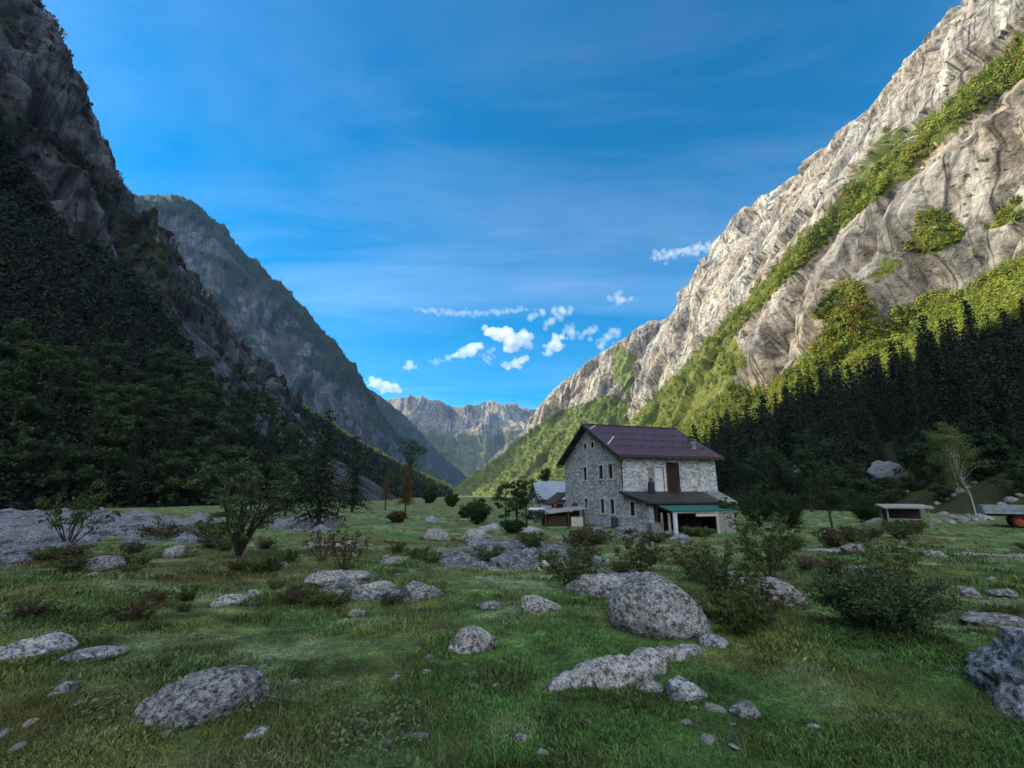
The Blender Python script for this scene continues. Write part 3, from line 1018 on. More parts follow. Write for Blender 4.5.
MAT['wood_grey'] = plain('grey_weathered_wood', (0.20, 0.20, 0.20), 0.9, 0.4, 5)
MAT['wood_pale'] = plain('pale_board', (0.36, 0.35, 0.33), 0.85, 0.2, 4)
MAT['wood_red'] = plain('red_brown_shutter', (0.026, 0.014, 0.013), 0.75, 0.3, 5)
MAT['white_door'] = plain('white_painted_door', (0.46, 0.52, 0.56), 0.6, 0.08, 3)
MAT['surround'] = plain('pale_stone_surround', (0.48, 0.45, 0.42), 0.9, 0.2, 8)
MAT['awning'] = plain('green_sheet_roof', (0.016, 0.095, 0.082), 0.6, 0.2, 2)
MAT['metal_dark'] = plain('dark_metal', (0.05, 0.05, 0.055), 0.5, 0.3, 6, 0.4)
MAT['blue'] = plain('blue_grey_sheet', (0.09, 0.20, 0.30), 0.6, 0.2, 3)
MAT['white_sheet'] = plain('white_sheet', (0.42, 0.46, 0.50), 0.6, 0.12, 3)
MAT['cloth_blue'] = plain('dark_blue_cover', (0.016, 0.022, 0.05), 0.8, 0.3, 6)
MAT['trailer'] = plain('grey_blue_trailer_sides', (0.20, 0.24, 0.28), 0.6, 0.25, 4)
MAT['rim_red'] = plain('orange_red_wheel', (0.34, 0.060, 0.025), 0.6, 0.25, 6)
MAT['rubber'] = plain('black_tyre', (0.018, 0.018, 0.018), 0.9, 0.2, 8)
_m, _t, _b, _o = new_mat('dark_window_glass')
_b.inputs['Base Color'].default_value = (0.012, 0.013, 0.016, 1)
_b.inputs['Roughness'].default_value = 0.12
MAT['glass'] = _m


def hexa(g, pts):
    """eight corners: bottom loop of four, then top loop of four"""
    return g.add(pts, [(3, 2, 1, 0), (4, 5, 6, 7), (0, 1, 5, 4), (1, 2, 6, 5), (2, 3, 7, 6), (3, 0, 4, 7)])


def slab_roof(g, x0, x1, ya, za, yb, zb, th=0.16):
    """sloping plate between the edge (ya, za) and the edge (yb, zb)"""
    return hexa(g, [(x0, ya, za), (x1, ya, za), (x1, yb, zb), (x0, yb, zb), (x0, ya, za + th), (x1, ya, za + th), (x1, yb, zb + th), (x0, yb, zb + th)])


def holed_wall(g, along, off, thick, l0, l1, z0, z1, holes):
    """a wall along axis x or y, its outer face at 'off', with rectangular openings (l, l, z, z)"""
    cl = sorted({l0, l1, *[h[0] for h in holes], *[h[1] for h in holes]})
    cz = sorted({z0, z1, *[h[2] for h in holes], *[h[3] for h in holes]})
    for a, b in zip(cl, cl[1:]):
        for c, d in zip(cz, cz[1:]):
            m, n = (a + b) / 2, (c + d) / 2
            if any(h[0] < m < h[1] and h[2] < n < h[3] for h in holes):
                continue
            if along == 'x':
                g.box(a, b, off, off + thick, c, d)
            else:
                g.box(off, off + thick, a, b, c, d)


def window(parent, face, l, z, wd, ht, shutter=None, proud=0.03):
    """surround and glazing bar in one mesh, its pane a sub-part; face 'gx' looks to -x, 'gy' looks to -y"""
    def b(g, l0, l1, d0, d1, z0, z1):
        if face == 'gx':
            g.box(d0, d1, l0, l1, z0, z1)
        else:
            g.box(l0, l1, d0, d1, z0, z1)
    g = Geo()
    a0, a1, z0, z1 = l - wd / 2, l + wd / 2, z - ht / 2, z + ht / 2
    e = 0.13
    b(g, a0 - e, a0, -proud, 0.10, z0 - e, z1 + e)
    b(g, a1, a1 + e, -proud, 0.10, z0 - e, z1 + e)
    b(g, a0, a1, -proud, 0.10, z1, z1 + e)
    b(g, a0, a1, -proud - 0.05, 0.12, z0 - e, z0)
    f = g.obj('window', MAT['surround'], parent)
    b(g2 := Geo(), a0, a1, 0.16, 0.19, z0, z1)
    g2.obj('pane', MAT['glass'], f)
    g3 = Geo()
    for q in (a0 + .03, l, a1 - .03):
        b(g3, q - .03, q + .03, 0.11, 0.157, z0, z1)
    b(g3, a0, a1, 0.105, 0.15, z - .03, z + .03)
    g3.obj('glazing_bar', MAT[shutter or 'wood_dark'], f)
    return f


# ------------------------------------------------------------------ the stone house
HROT = R(17.4)
house = link('stone_house', None, loc=(9.4, 40.0, -1.18), label='big grey rubble stone house with purple-brown gable roof and green awning',
             cat='house')
house.rotation_euler = (0, 0, HROT)
HL, HW, HE, HR = 9.75, 12.0, 6.2, 9.4
g = Geo()
gable_holes = [(s - .36, s + .36, z - .62, z + .62) for s in (1.95, 3.75, 7.05) for z in (4.80, 1.75)]
holed_wall(g, 'y', 0.0, 0.5, 0.0, HW, -0.6, HE, gable_holes)
hexa(g, [(0, 0, HE), (0.5, 0, HE), (0.5, HW, HE), (0, HW, HE), (0, HW / 2 - .02, HR - .05), (0.5, HW / 2 - .02, HR - .05), (0.5, HW / 2 + .02, HR - .05), (0, HW / 2 + .02, HR - .05)])
holed_wall(g, 'x', 0.0, 0.5, 0.5, HL - .5, -0.6, HE, [(3.32, 4.17, 2.95, 5.15), (4.55, 5.65, 2.90, 5.55)])
holed_wall(g, 'y', HL - .5, 0.5, 0.0, HW, -0.6, HE, [])
hexa(g, [(HL - .5, 0, HE), (HL, 0, HE), (HL, HW, HE), (HL - .5, HW, HE), (HL - .5, HW / 2 - .02, HR - .05), (HL, HW / 2 - .02, HR - .05), (HL, HW / 2 + .02, HR - .05), (HL - .5, HW / 2 + .02, HR - .05)])
g.box(0.5, HL - .5, HW - .5, HW, -0.6, HE)
g.obj('wall', MAT['stone'], house)
for s in (1.95, 3.75, 7.05):
    for z in (4.80, 1.75):
        window(house, 'gx', s, z, 0.72, 1.24, 'wood_red' if (s == 3.75 and z > 3) else None)
for s in (5.15, 6.75):
    g = Geo()
    for (a, b, c, d) in ((s - .36, s - .25, 7.1, 7.85), (s + .25, s + .36, 7.1, 7.85), (s - .25, s + .25, 7.75, 7.85), (s - .25, s + .25, 7.1, 7.2)):
        g.box(-0.05, 0.03, a, b, c, d)
    f = g.obj('attic_window', MAT['surround'], house)
    Geo().box(-0.02, 0.02, s - .25, s + .25, 7.2, 7.75).obj('pane', MAT['glass'], f)
# roof: two thick slopes, ridge cap, eave boards, rafters
k = (HR - HE) / (HW / 2)
g = Geo()
slab_roof(g, -0.62, HL + 0.5, -0.62, HE - .62 * k + .04, HW / 2, HR + .04, 0.15)
slab_roof(g, -0.62, HL + 0.5, HW + 0.62, HE - .62 * k + .04, HW / 2 + .003, HR + .04, 0.15)
g.beam((-0.64, HW / 2, HR + .19), (HL + .52, HW / 2, HR + .19), 0.36, 0.10)
roof = g.obj('roof', MAT['roof'], house)
g = Geo()
for yy in np.linspace(-0.55, HW + .55, 9):
    zz = HR - abs(yy - HW / 2) * k - 0.06
    g.box(-0.58, 0.0, yy - .07, yy + .07, zz - .16, zz)
for xx in np.linspace(-0.5, HL + .4, 15):
    g.beam((xx, -0.60, HE - .60 * k - .04), (xx, -0.003, HE - .07), 0.09, 0.13)
g.beam((-0.64, -0.66, HE - .62 * k + .10), (HL + .52, -0.66, HE - .62 * k + .10), 0.05, 0.24)
for sgn, y0 in ((1, -0.62), (-1, HW + .62)):
    g.beam((-0.66, y0, HE - .62 * k + .07), (-0.66, HW / 2, HR + .07), 0.05, 0.22)
    g.beam((HL + .54, y0, HE - .62 * k + .07), (HL + .54, HW / 2, HR + .07), 0.05, 0.22)
g.obj('eave_timber', MAT['wood_dark'], roof)
# chimney with metal cap
g = Geo()
zc = HE + 1.3 * k
g.box(8.15, 8.65, 0.98, 1.5, zc - .4, zc + .85)
g.box(8.09, 8.71, 0.92, 1.56, zc + .85, zc + .95)
ch = g.obj('chimney', MAT['slates'], house)
g = Geo()
for a in (8.2, 8.56):
    g.box(a, a + .05, 1.0, 1.05, zc + .95, zc + 1.15)
    g.box(a, a + .05, 1.42, 1.47, zc + .95, zc + 1.15)
g.box(8.12, 8.68, 0.94, 1.54, zc + 1.15, zc + 1.2)
g.obj('chimney_cap', MAT['metal_dark'], ch)
# two pale boards lying on the roof by the left verge
for (xa, ya, xb, yb) in ((-0.55, 1.2, 1.1, 3.0), (-0.5, 4.6, 0.6, 5.6)):
    za, zb = HE + ya * k + .26, HE + yb * k + .26
    Geo().beam((xa, ya, za), (xb, yb, zb), 0.16, 0.07).obj('roof_board', MAT['wood_pale'], house)
# snow guard rails
for r_ in (1.0, 2.4, 3.8):
    g = Geo()
    zz = HE + r_ * k
    g.beam((0.2, r_, zz + .30), (HL - .1, r_, zz + .30), 0.03, 0.03)
    for xx in np.linspace(0.4, HL - .3, 9):
        g.box(xx, xx + .07, r_, r_ + .05, zz + .17, zz + .38)
    g.obj('snow_guard', MAT['metal_dark'], roof)
# down pipe on the corner
g = Geo()
g.tube([(-0.06, -0.10, HE - .5), (-0.06, -0.10, 3.3)], 0.05, 8)
g.tube([(-0.06, -0.60, HE - .34), (-0.06, -0.35, HE - .5), (-0.06, -0.10, HE - .6)], 0.05, 8)
g.obj('down_pipe', MAT['metal_dark'], house)
# upper doors
d = Geo().box(3.36, 4.13, 0.12, 0.17, 2.98, 5.12)
d.box(3.36, 3.44, 0.09, 0.12, 2.98, 5.12).box(4.05, 4.13, 0.09, 0.12, 2.98, 5.12).box(3.44, 4.05, 0.09, 0.12, 4.0, 4.1)
dr = d.obj('white_door', MAT['white_door'], house, label='white upper door beside the brown door')
Geo().box(3.50, 3.53, 0.04, 0.09, 3.95, 4.12).obj('handle', MAT['metal_dark'], dr)
g = Geo().box(3.2, 3.32, -0.03, 0.1, 2.95, 5.15).box(4.17, 4.29, -0.03, 0.1, 2.95, 5.15).box(3.2, 4.29, -0.03, 0.1, 5.15, 5.27)
g.obj('door_frame', MAT['surround'], dr)
g = Geo()
for i in range(6):
    g.box(4.57 + i * .18, 4.57 + i * .18 + .165, 0.10 + .004 * (i % 2), 0.16, 2.92, 5.53)
dr = g.obj('brown_door', MAT['wood_red'], house, label='tall dark brown plank door')
Geo().box(4.43, 4.55, -0.03, 0.1, 2.9, 5.55).box(5.65, 5.77, -0.03, 0.1, 2.9, 5.55).obj('door_frame', MAT['wood_dark'], dr)
Geo().box(2.55, 3.16, -0.04, 0.02, 3.6, 5.1).obj('shutter', MAT['wood_grey'], house)
g = Geo()
g.box(6.9, 7.05, -0.03, 0.05, 3.3, 4.2).box(7.85, 8.0, -0.03, 0.05, 3.3, 4.2).box(7.05, 7.85, -0.03, 0.05, 4.08, 4.2).box(7.05, 7.85, -0.012, 0.05, 3.3, 4.08)
g.obj('walled_up_opening', MAT['stone_far'], house)
# lean-to: side wall, dark roof, slates, timbers, awning, posts, planks
g = Geo()
hexa(g, [(0, -3.7, -.6), (.4, -3.7, -.6), (.4, -.003, -.6), (0, -.003, -.6), (0, -3.7, 2.17), (.4, -3.7, 2.17), (.4, -.003, 2.86), (0, -.003, 2.86)])
g.obj('lean_to_wall', MAT['stone'], house)
g = Geo()
for (a, b, c, d_) in ((-1.8, -1.67, 1.0, 2.3), (-1.07, -.94, 1.0, 2.3), (-1.67, -1.07, 2.18, 2.3), (-1.67, -1.07, 1.0, 1.12)):
    g.box(-0.04, 0.03, a, b, c, d_)
f = g.obj('window', MAT['surround'], house)
Geo().box(-0.015, 0.02, -1.67, -1.07, 1.12, 2.18).obj('pane', MAT['glass'], f)
g = Geo()


def roof_quad(g, xa0, xa1, xb0, xb1, za, zb, th):
    """sloping plate from the wall (y 0, x xb0..xb1) to the eave (y -4.35, x xa0..xa1)"""
    hexa(g, [(xa0, -4.35, za), (xa1, -4.35, za), (xb1, -.004, zb), (xb0, -.004, zb), (xa0, -4.35, za + th), (xa1, -4.35, za + th), (xb1, -.004, zb + th), (xb0, -.004, zb + th)])


roof_quad(g, -.45, 6.3, -.45, 8.1, 2.08, 2.9, .14)
lr = g.obj('lean_to_roof', MAT['roof_dark'], house)
g = Geo()
roof_quad(g, 6.304, 7.8, 8.104, 9.9, 2.06, 2.88, .16)
g.obj('slate_roof', MAT['slates'], house)
g = Geo()
for xx in (0.55, 3.2, 6.0, 7.2):
    g.box(xx - .09, xx + .09, -3.85, -3.67, -.5, 2.05)
g.beam((-.4, -4.0, 2.03), (7.5, -4.0, 2.03), 0.14, 0.16)
g.obj('lean_to_timber', MAT['wood_dark'], house)
g = Geo()
n_c = 26
xs = np.linspace(0.15, 5.75, n_c * 2 + 1)
V = []
for i, xx in enumerate(xs):
    dz = 0.03 if i % 2 else 0.0
    for (yy, zz, dx_) in ((-3.95, 2.02, .35), (-6.3, 1.62, 0)):
        V.append((xx + dx_, yy, zz + dz))
        V.append((xx + dx_, yy, zz + dz - .03))
F = []
for i in range(len(xs) - 1):
    a, b = i * 4, (i + 1) * 4
    F += [(a, a + 2, b + 2, b), (a + 1, b + 1, b + 3, a + 3), (a + 2, a + 3, b + 3, b + 2), (a, b, b + 1, a + 1)]
g.add(V, F)
g.obj('awning', MAT['awning'], house, label='corrugated sea-green awning roof')
g = Geo()
g.beam((0.2, -6.2, 1.52), (5.7, -6.2, 1.52), 0.08, 0.12)
for xx in (.3, 5.5):
    g.beam((xx + .3, -3.9, 1.93), (xx, -6.2, 1.55), 0.08, 0.1)
g.obj('awning_beam', MAT['wood_grey'], house)
for xx, yy, mm in ((0.22, -4.9, 'wood_grey'), (0.35, -5.6, 'wood_pale'), (0.42, -6.2, 'white_sheet'), (4.05, -6.2, 'wood_pale')):
    wdt = 0.30 if mm == 'white_sheet' else 0.13
    Geo().box(xx - wdt / 2, xx + wdt / 2, yy - .06, yy + .06, -.6, 1.46).obj('post', MAT[mm], house)
Geo().box(2.2, 3.98, -6.26, -6.18, 1.22, 1.42).obj('lintel', MAT['wood_pale'], house)
g = Geo()
rng = np.random.default_rng(4)
for i in range(8):
    a = 4.13 + i * .185
    g.box(a, a + .17, -6.24 + .012 * (i % 3), -6.19 + .012 * (i % 3), -.6, 1.42 + rng.uniform(-.04, .03))
g.obj('plank_wall', MAT['wood_grey'], house)
Geo().box(0.41, 7.3, -0.6, -0.5, -.6, 2.2).obj('shade_backing', MAT['wood_dark'], house)  # dark sheet added inside the opening to stand in for its shade
Geo().box(7.3, 7.4, -3.7, -0.004, -.6, 2.1).obj('end_wall', MAT['wood_dark'], house)


def HP(x, y, z):
    c, s = math.cos(HROT), math.sin(HROT)
    return (9.4 + x * c - y * s, 40 + x * s + y * c, -1.18 + z)


def at_house(o, x, y, z=0.0):
    o.location = HP(x, y, z)
    o.rotation_euler = (0, 0, HROT)


# covered bundle on the lean-to roof, bin by the corner, crate, post frame
g = Geo()
rng = np.random.default_rng(8)
ang = np.linspace(0, 2 * np.pi, 14, endpoint=False)
rad = [0.30, 0.33, 0.28, 0.30, 0.24, 0.12, 0.10, 0.13, 0.09]
hts = [0, .15, .45, .75, .95, 1.04, 1.12, 1.22, 1.32]
V = [(r_ * (1 + .12 * math.sin(3 * a + h)) * math.cos(a), r_ * (1 + .12 * math.cos(2 * a - h)) * math.sin(a) * .8, h) for r_, h in zip(rad, hts) for a in ang]
F = [(i * 14 + j, i * 14 + (j + 1) % 14, (i + 1) * 14 + (j + 1) % 14, (i + 1) * 14 + j) for i in range(len(rad) - 1) for j in range(14)]
g.add(V, F)
g.add(V[-14:], [(tuple(range(14)))])
o = g.obj('covered_bundle', MAT['cloth_blue'], smooth=True, label='dark blue covered bundle standing beside the white upper door', cat='bundle')
at_house(o, 2.2, -0.9, 2.83)
g = Geo()
ang = np.linspace(0, 2 * np.pi, 16, endpoint=False)
prof = [(.24, 0), (.27, .1), (.29, .75), (.31, .78), (.31, .84), (.22, .9), (.05, .93)]
V = [(r_ * math.cos(a), r_ * math.sin(a), h) for r_, h in prof for a in ang]
g.add(V, [(i * 16 + j, i * 16 + (j + 1) % 16, (i + 1) * 16 + (j + 1) % 16, (i + 1) * 16 + j) for i in range(len(prof) - 1) for j in range(16)])
g.add(V[-16:], [tuple(range(16))])
o = g.obj('barrel', MAT['metal_dark'], smooth=False, label='dark lidded barrel standing against the house corner', cat='barrel')
at_house(o, -0.45, 0.9, 0.0)
g = Geo()
g.box(-.6, .6, -.3, .3, 0, .75)
for a in (-.45, 0, .45):
    g.box(a - .05, a + .05, -.32, -.302, .05, .7)
g.box(-.64, .64, -.34, .34, .75, .80)
o = g.obj('chest', MAT['slates'], label='pale grey chest in front of the lean-to posts', cat='chest')
at_house(o, -0.55, -5.0, 0.0)
o.scale = (.7, .8, .95)
g = Geo()
g.box(-.05, .05, -.05, .05, -.2, 2.05).box(-.05, .05, 1.15, 1.25, -.2, 2.0).box(-.04, .04, -.1, 1.3, 1.96, 2.05)
o = g.obj('post_frame', MAT['wood_grey'], label='slim wooden post frame standing before the gable wall', cat='frame')
at_house(o, -0.9, 5.0, 0.0)

# ------------------------------------------------------------------ open wood shed left of the house
shed = link('open_shed', None, loc=(*P(563, 520, 43.5)[:2], -1.2), label='low open shed with sagging dark roof left of the stone house', cat='shed')
shed.rotation_euler = (0, 0, R(8))
g = Geo()
for (a, b, h) in ((-1.75, -.7, 1.05), (0.3, -.8, 1.35), (1.75, -.7, 1.5), (-1.75, .9, 1.25), (0.3, .9, 1.5), (1.75, .9, 1.65)):
    Geo().box(a - .07, a + .07, b - .07, b + .07, -.4, h).obj('post', MAT['wood_dark'], shed)
hexa(g, [(-2.0, -.95, 1.06), (2.0, -.95, 1.50), (2.0, 1.15, 1.68), (-2.0, 1.15, 1.28), (-2.0, -.95, 1.14), (2.0, -.95, 1.58), (2.0, 1.15, 1.76), (-2.0, 1.15, 1.36)])
g.obj('roof', MAT['wood_grey'], shed)
Geo().box(.55, 1.65, -.78, -.72, -.1, .85).obj('panel', MAT['wood_pale'], shed)
Geo().box(-1.7, 1.7, .95, 1.0, 0, 1.2).obj('back_wall', MAT['wood_dark'], shed)
g = Geo()
for i in range(7):
    g.box(-1.6 + i * .03, .2, -.5, .4, .0 + i * .13, .0 + i * .13 + .11)
g.obj('firewood_stack', MAT['wood_dark'], shed)
Geo().box(1.25, 1.85, 1.3, 1.36, .7, 2.0).box(1.5, 1.56, 1.36, 1.42, .0, 2.2).obj('hutch_board', MAT['wood_dark'], shed)

# ------------------------------------------------------------------ second building behind, blue shelter
h2p = P(556, 505, 62)
h2 = link('outbuilding', None, loc=(h2p[0], 62.0, -1.35), label='pale outbuilding with blue-grey metal roof behind the stone house', cat='house')
h2.rotation_euler = (0, 0, R(8))
g = Geo()
holed_wall(g, 'x', -3.0, .4, -2.6, 6, -.5, 2.45, [(-1.3, -.6, .9, 1.9)])
holed_wall(g, 'y', -2.6, .4, -2.6, 3.0, -.5, 2.45, [])
hexa(g, [(-2.6, -3, 2.45), (-2.2, -3, 2.45), (-2.2, 3, 2.45), (-2.6, 3, 2.45), (-2.6, -.02, 4.4), (-2.2, -.02, 4.4), (-2.2, .02, 4.4), (-2.6, .02, 4.4)])
g.box(-2.2, 6, 2.6, 3.0, -.5, 2.45).box(5.6, 6, -2.6, 2.6, -.5, 2.45)
g.obj('wall', MAT['stone_far'], h2)
g = Geo()
slab_roof(g, -3.1, 6.4, -3.5, 2.2, 0, 4.5, .14)
slab_roof(g, -3.1, 6.4, 3.5, 2.2, .003, 4.5, .14)
r2o = g.obj('roof', MAT['roof_blue'], h2)
Geo().beam((-3.12, -3.53, 2.2), (6.4, -3.53, 2.2), .06, .28).beam((-3.13, -3.5, 2.22), (-3.13, 0, 4.52), .06, .26).obj('eave_timber', MAT['wood_dark'], r2o)
f = Geo().box(-1.36, -1.3, -3.03, -2.9, .84, 1.96).box(-.6, -.54, -3.03, -2.9, .84, 1.96).box(-1.3, -.6, -3.03, -2.9, 1.9, 1.96).box(-1.3, -.6, -3.03, -2.9, .84, .9).obj('window', MAT['surround'], h2)
Geo().box(-1.3, -.6, -2.85, -2.82, .9, 1.9).obj('pane', MAT['glass'], f)
ap_p = P(560, 505, 53)
pr = link('lean_to_porch', None, loc=(ap_p[0], 53.0, -1.3), label='small lean-to with steep dark roof between house and outbuilding', cat='lean-to')
pr.rotation_euler = (0, 0, R(17.4))
g = Geo()
hexa(g, [(-1.1, -.8, 1.75), (-1.1, 2.5, 1.75), (.75, 2.5, 3.0), (.75, -.8, 3.0), (-1.1, -.8, 1.9), (-1.1, 2.5, 1.9), (.75, 2.5, 3.15), (.75, -.8, 3.15)])
g.obj('roof', MAT['wood_dark'], pr)
Geo().box(-.7, .7, 0, .15, -.4, 1.98).obj('wall', MAT['stone_far'], pr)
f = Geo().box(-.45, .35, -.05, -.003, 0, 1.9).obj('door', MAT['wood_dark'], pr)
sp = P(541, 512, 56)
sh = link('small_shelter', None, loc=(sp[0], 56.0, -1.35), label='low blue-sided shelter with flat white top behind the shed', cat='shelter')
sh.rotation_euler = (0, 0, R(6))
Geo().box(-1.4, 1.4, -1.1, 1.1, .0, .1).box(-1.4, .45, -1.1, -1.02, .1, 1.05).box(-1.4, -1.32, -1.02, 1.1, .1, 1.05).box(1.32, 1.4, -1.02, 1.1, .1, .6).obj('side_panel', MAT['blue'], sh)
g = Geo()
hexa(g, [(-1.7, -1.3, 1.25), (1.7, -1.3, 1.25), (1.7, 1.3, 1.25), (-1.7, 1.3, 1.25), (-1.5, -1.1, 1.42), (1.5, -1.1, 1.42), (1.5, 1.1, 1.42), (-1.5, 1.1, 1.42)])
g.obj('roof', MAT['white_sheet'], sh)
for (a, b) in ((-1.3, -1.0), (1.3, -1.0), (1.3, 1.0), (-1.3, 1.0)):
    Geo().box(a - .04, a + .04, b - .04, b + .04, .1, 1.25).obj('post', MAT['metal_dark'], sh)

# ------------------------------------------------------------------ flat trailer and hut at the foot of the right slope
tp = hit(1031, 528)
tr = link('farm_trailer', None, loc=tuple(tp), label='grey flatbed farm trailer with orange-red wheels by the scree', cat='trailer')
tr.rotation_euler = (0, 0, R(-38))
SCT = float(np.hypot(tp[0], tp[1])) / 52.0
tr.scale = (SCT, SCT, SCT)
g = Geo()
g.box(-2.4, 2.6, -1.1, 1.1, 1.05, 1.15)
bed = g.obj('bed', MAT['wood_grey'], tr)
for (a, b) in ((-2.4, .02), (.06, 2.6)):
    Geo().box(a, b, -1.16, -1.1, 1.0, 1.62).box(a, b, -1.19, -1.16, 1.28, 1.34).obj('side_board', MAT['trailer'], tr)
    Geo().box(a, b, 1.1, 1.16, 1.0, 1.62).obj('side_board', MAT['trailer'], tr)
Geo().box(-2.46, -2.4, -1.1, 1.1, 1.0, 1.62).obj('tail_board', MAT['trailer'], tr)
Geo().box(-2.2, 3.6, -.45, -.33, .85, 1.05).box(-2.2, 3.6, .33, .45, .85, 1.05).box(.4, .5, -1.0, 1.0, .5, .62).obj('chassis', MAT['metal_dark'], tr)
ang = np.linspace(0, 2 * np.pi, 24, endpoint=False)


def ring(g, prof, cx, cy, cz, sgn=1):
    n = len(ang)
    V = [(cx + r_ * math.cos(a), cy + sgn * yy, cz + r_ * math.sin(a)) for r_, yy in prof for a in ang]
    g.add(V, [(i * n + j, i * n + (j + 1) % n, (i + 1) * n + (j + 1) % n, (i + 1) * n + j) for i in range(len(prof) - 1) for j in range(n)])


for yy in (-1, 1):
    for xx in (-.6, .62):
        g = Geo()
        ring(g, [(.28, -.02), (.40, -.02), (.46, .03), (.46, .19), (.40, .24), (.28, .24)], xx, yy * .80, .46, yy)
        wv_ = g.obj('wheel', MAT['rubber'], tr)
        g = Geo()
        ring(g, [(.01, .19), (.10, .20), (.12, .16), (.25, .13), (.30, .19), (.30, .0), (.01, .0)], xx, yy * .80, .46, yy)
        g.obj('rim', MAT['rim_red'], wv_)
hp = hit(908, 527)
hut = link('open_hut', None, loc=tuple(hp), label='tiny open hut with flat grey roof and railing below the trees', cat='hut')
hut.rotation_euler = (0, 0, R(-25))
hs_ = float(np.hypot(hp[0], hp[1])) / 52.0
hut.scale = (hs_, hs_, hs_)
for (a, b) in ((-1.4, -.8), (1.3, -.8), (-1.4, 1.0), (1.3, 1.0)):
    Geo().box(a - .06, a + .06, b - .06, b + .06, -.2, 1.5).obj('post', MAT['wood_grey'], hut)
g = Geo()
hexa(g, [(-1.7, -1.2, 1.5), (1.6, -1.2, 1.5), (1.6, 1.3, 1.72), (-1.7, 1.3, 1.72), (-1.7, -1.2, 1.62), (1.6, -1.2, 1.62), (1.6, 1.3, 1.84), (-1.7, 1.3, 1.84)])
g.obj('roof', MAT['wood_grey'], hut)
g = Geo()
for i in range(6):
    g.box(-1.3 + i * .5, -1.0 + i * .5, -.84, -.78, .0, .62)
g.box(-1.4, 1.3, -.86, -.76, .62, .70)
g.obj('railing', MAT['wood_grey'], hut)
Geo().box(-1.34, 1.24, .94, .99, .0, 1.5).obj('back_wall', MAT['wood_dark'], hut)

# ------------------------------------------------------------------ rocks
def rock_mesh(seed, dx, dy, dz, sub=4, flat=0.5, rough=0.12, lean=0.0, cuts=7):
    rng = np.random.default_rng(seed)
    bm = bmesh.new()
    bmesh.ops.create_icosphere(bm, subdivisions=sub, radius=1.0)
    V = np.array([v.co[:] for v in bm.verts])
    F = np.array([[v.index for v in f.verts] for f in bm.faces])
    bm.free()
    o = rng.uniform(0, 90, 3)
    r = 1 + 0.55 * (fbm(V[:, 0] * 1.1 + o[0], V[:, 1] * 1.1 + o[1], V[:, 2] * 1.1 + o[2], 3, seed) - .5)
    V = V * r[:, None]
    for _ in range(cuts):                      # flat broken faces
        n = rng.normal(size=3)
        n[2] = abs(n[2]) * 0.7 if rng.random() < 0.7 else n[2]
        n /= np.linalg.norm(n)
        lim = rng.uniform(0.55, 0.9)
        d = V @ n - lim
        V = V - np.where(d > 0, d, 0)[:, None] * n[None] * 0.92
    V[:, 0] += lean * np.clip(V[:, 2], 0, 1)
    V = V * (dx, dy, dz)
    nn = V / (np.linalg.norm(V, axis=1)[:, None] + 1e-6)
    sc = (dx + dy + dz) / 3
    f1 = ridged(V[:, 0] / sc * 2.2 + o[1], V[:, 1] / sc * 2.2, V[:, 2] / sc * 3.2, 4, seed + 5) - .6
    f2 = fbm(V[:, 0] / sc * 9 + o[2], V[:, 1] / sc * 9, V[:, 2] / sc * 9, 3, seed + 6) - .5
    V = V + nn * (rough * sc * (f1 * 1.0 + f2 * .8))[:, None]
    return V, F


FOOT = []


def rock(name, px, pyb, wpx, hpx, label, seed, mat='granite', depth=0.8, sub=4, rough=0.14, lean=0.0, group=None, cuts=7, yaw=None, rot=0.0, sink=0.3):
    p = hit(px, pyb)
    dist = p[1] * CP + (p[2] - CAMZ) * SP
    wd = wpx / FPX * dist / 2
    hh = hpx / FPX * dist * .84
    FOOT.append((p[0] * (1 + wd * depth * .6 / p[1]), p[1] + wd * depth * .6, wd * .95, wd * depth * .95))
    V, F = rock_mesh(seed, wd, wd * depth, hh / (1 + 1 - sink) * 1.15, sub, rough=rough, lean=lean, cuts=cuts)
    ztop = V[:, 2].max()
    V[:, 2] += hh - ztop
    me = mesh_np(name, V, F, [MAT[mat]], True)
    o = link(name, me, loc=(p[0] * (1 + wd * depth * .6 / p[1]), p[1] + wd * depth * .6, float(ground_z(p[0], p[1]))), label=label, cat='rock', group=group)
    o.rotation_euler = (0, rot, math.atan2(-p[0], p[1]) if yaw is None else yaw)
    return o


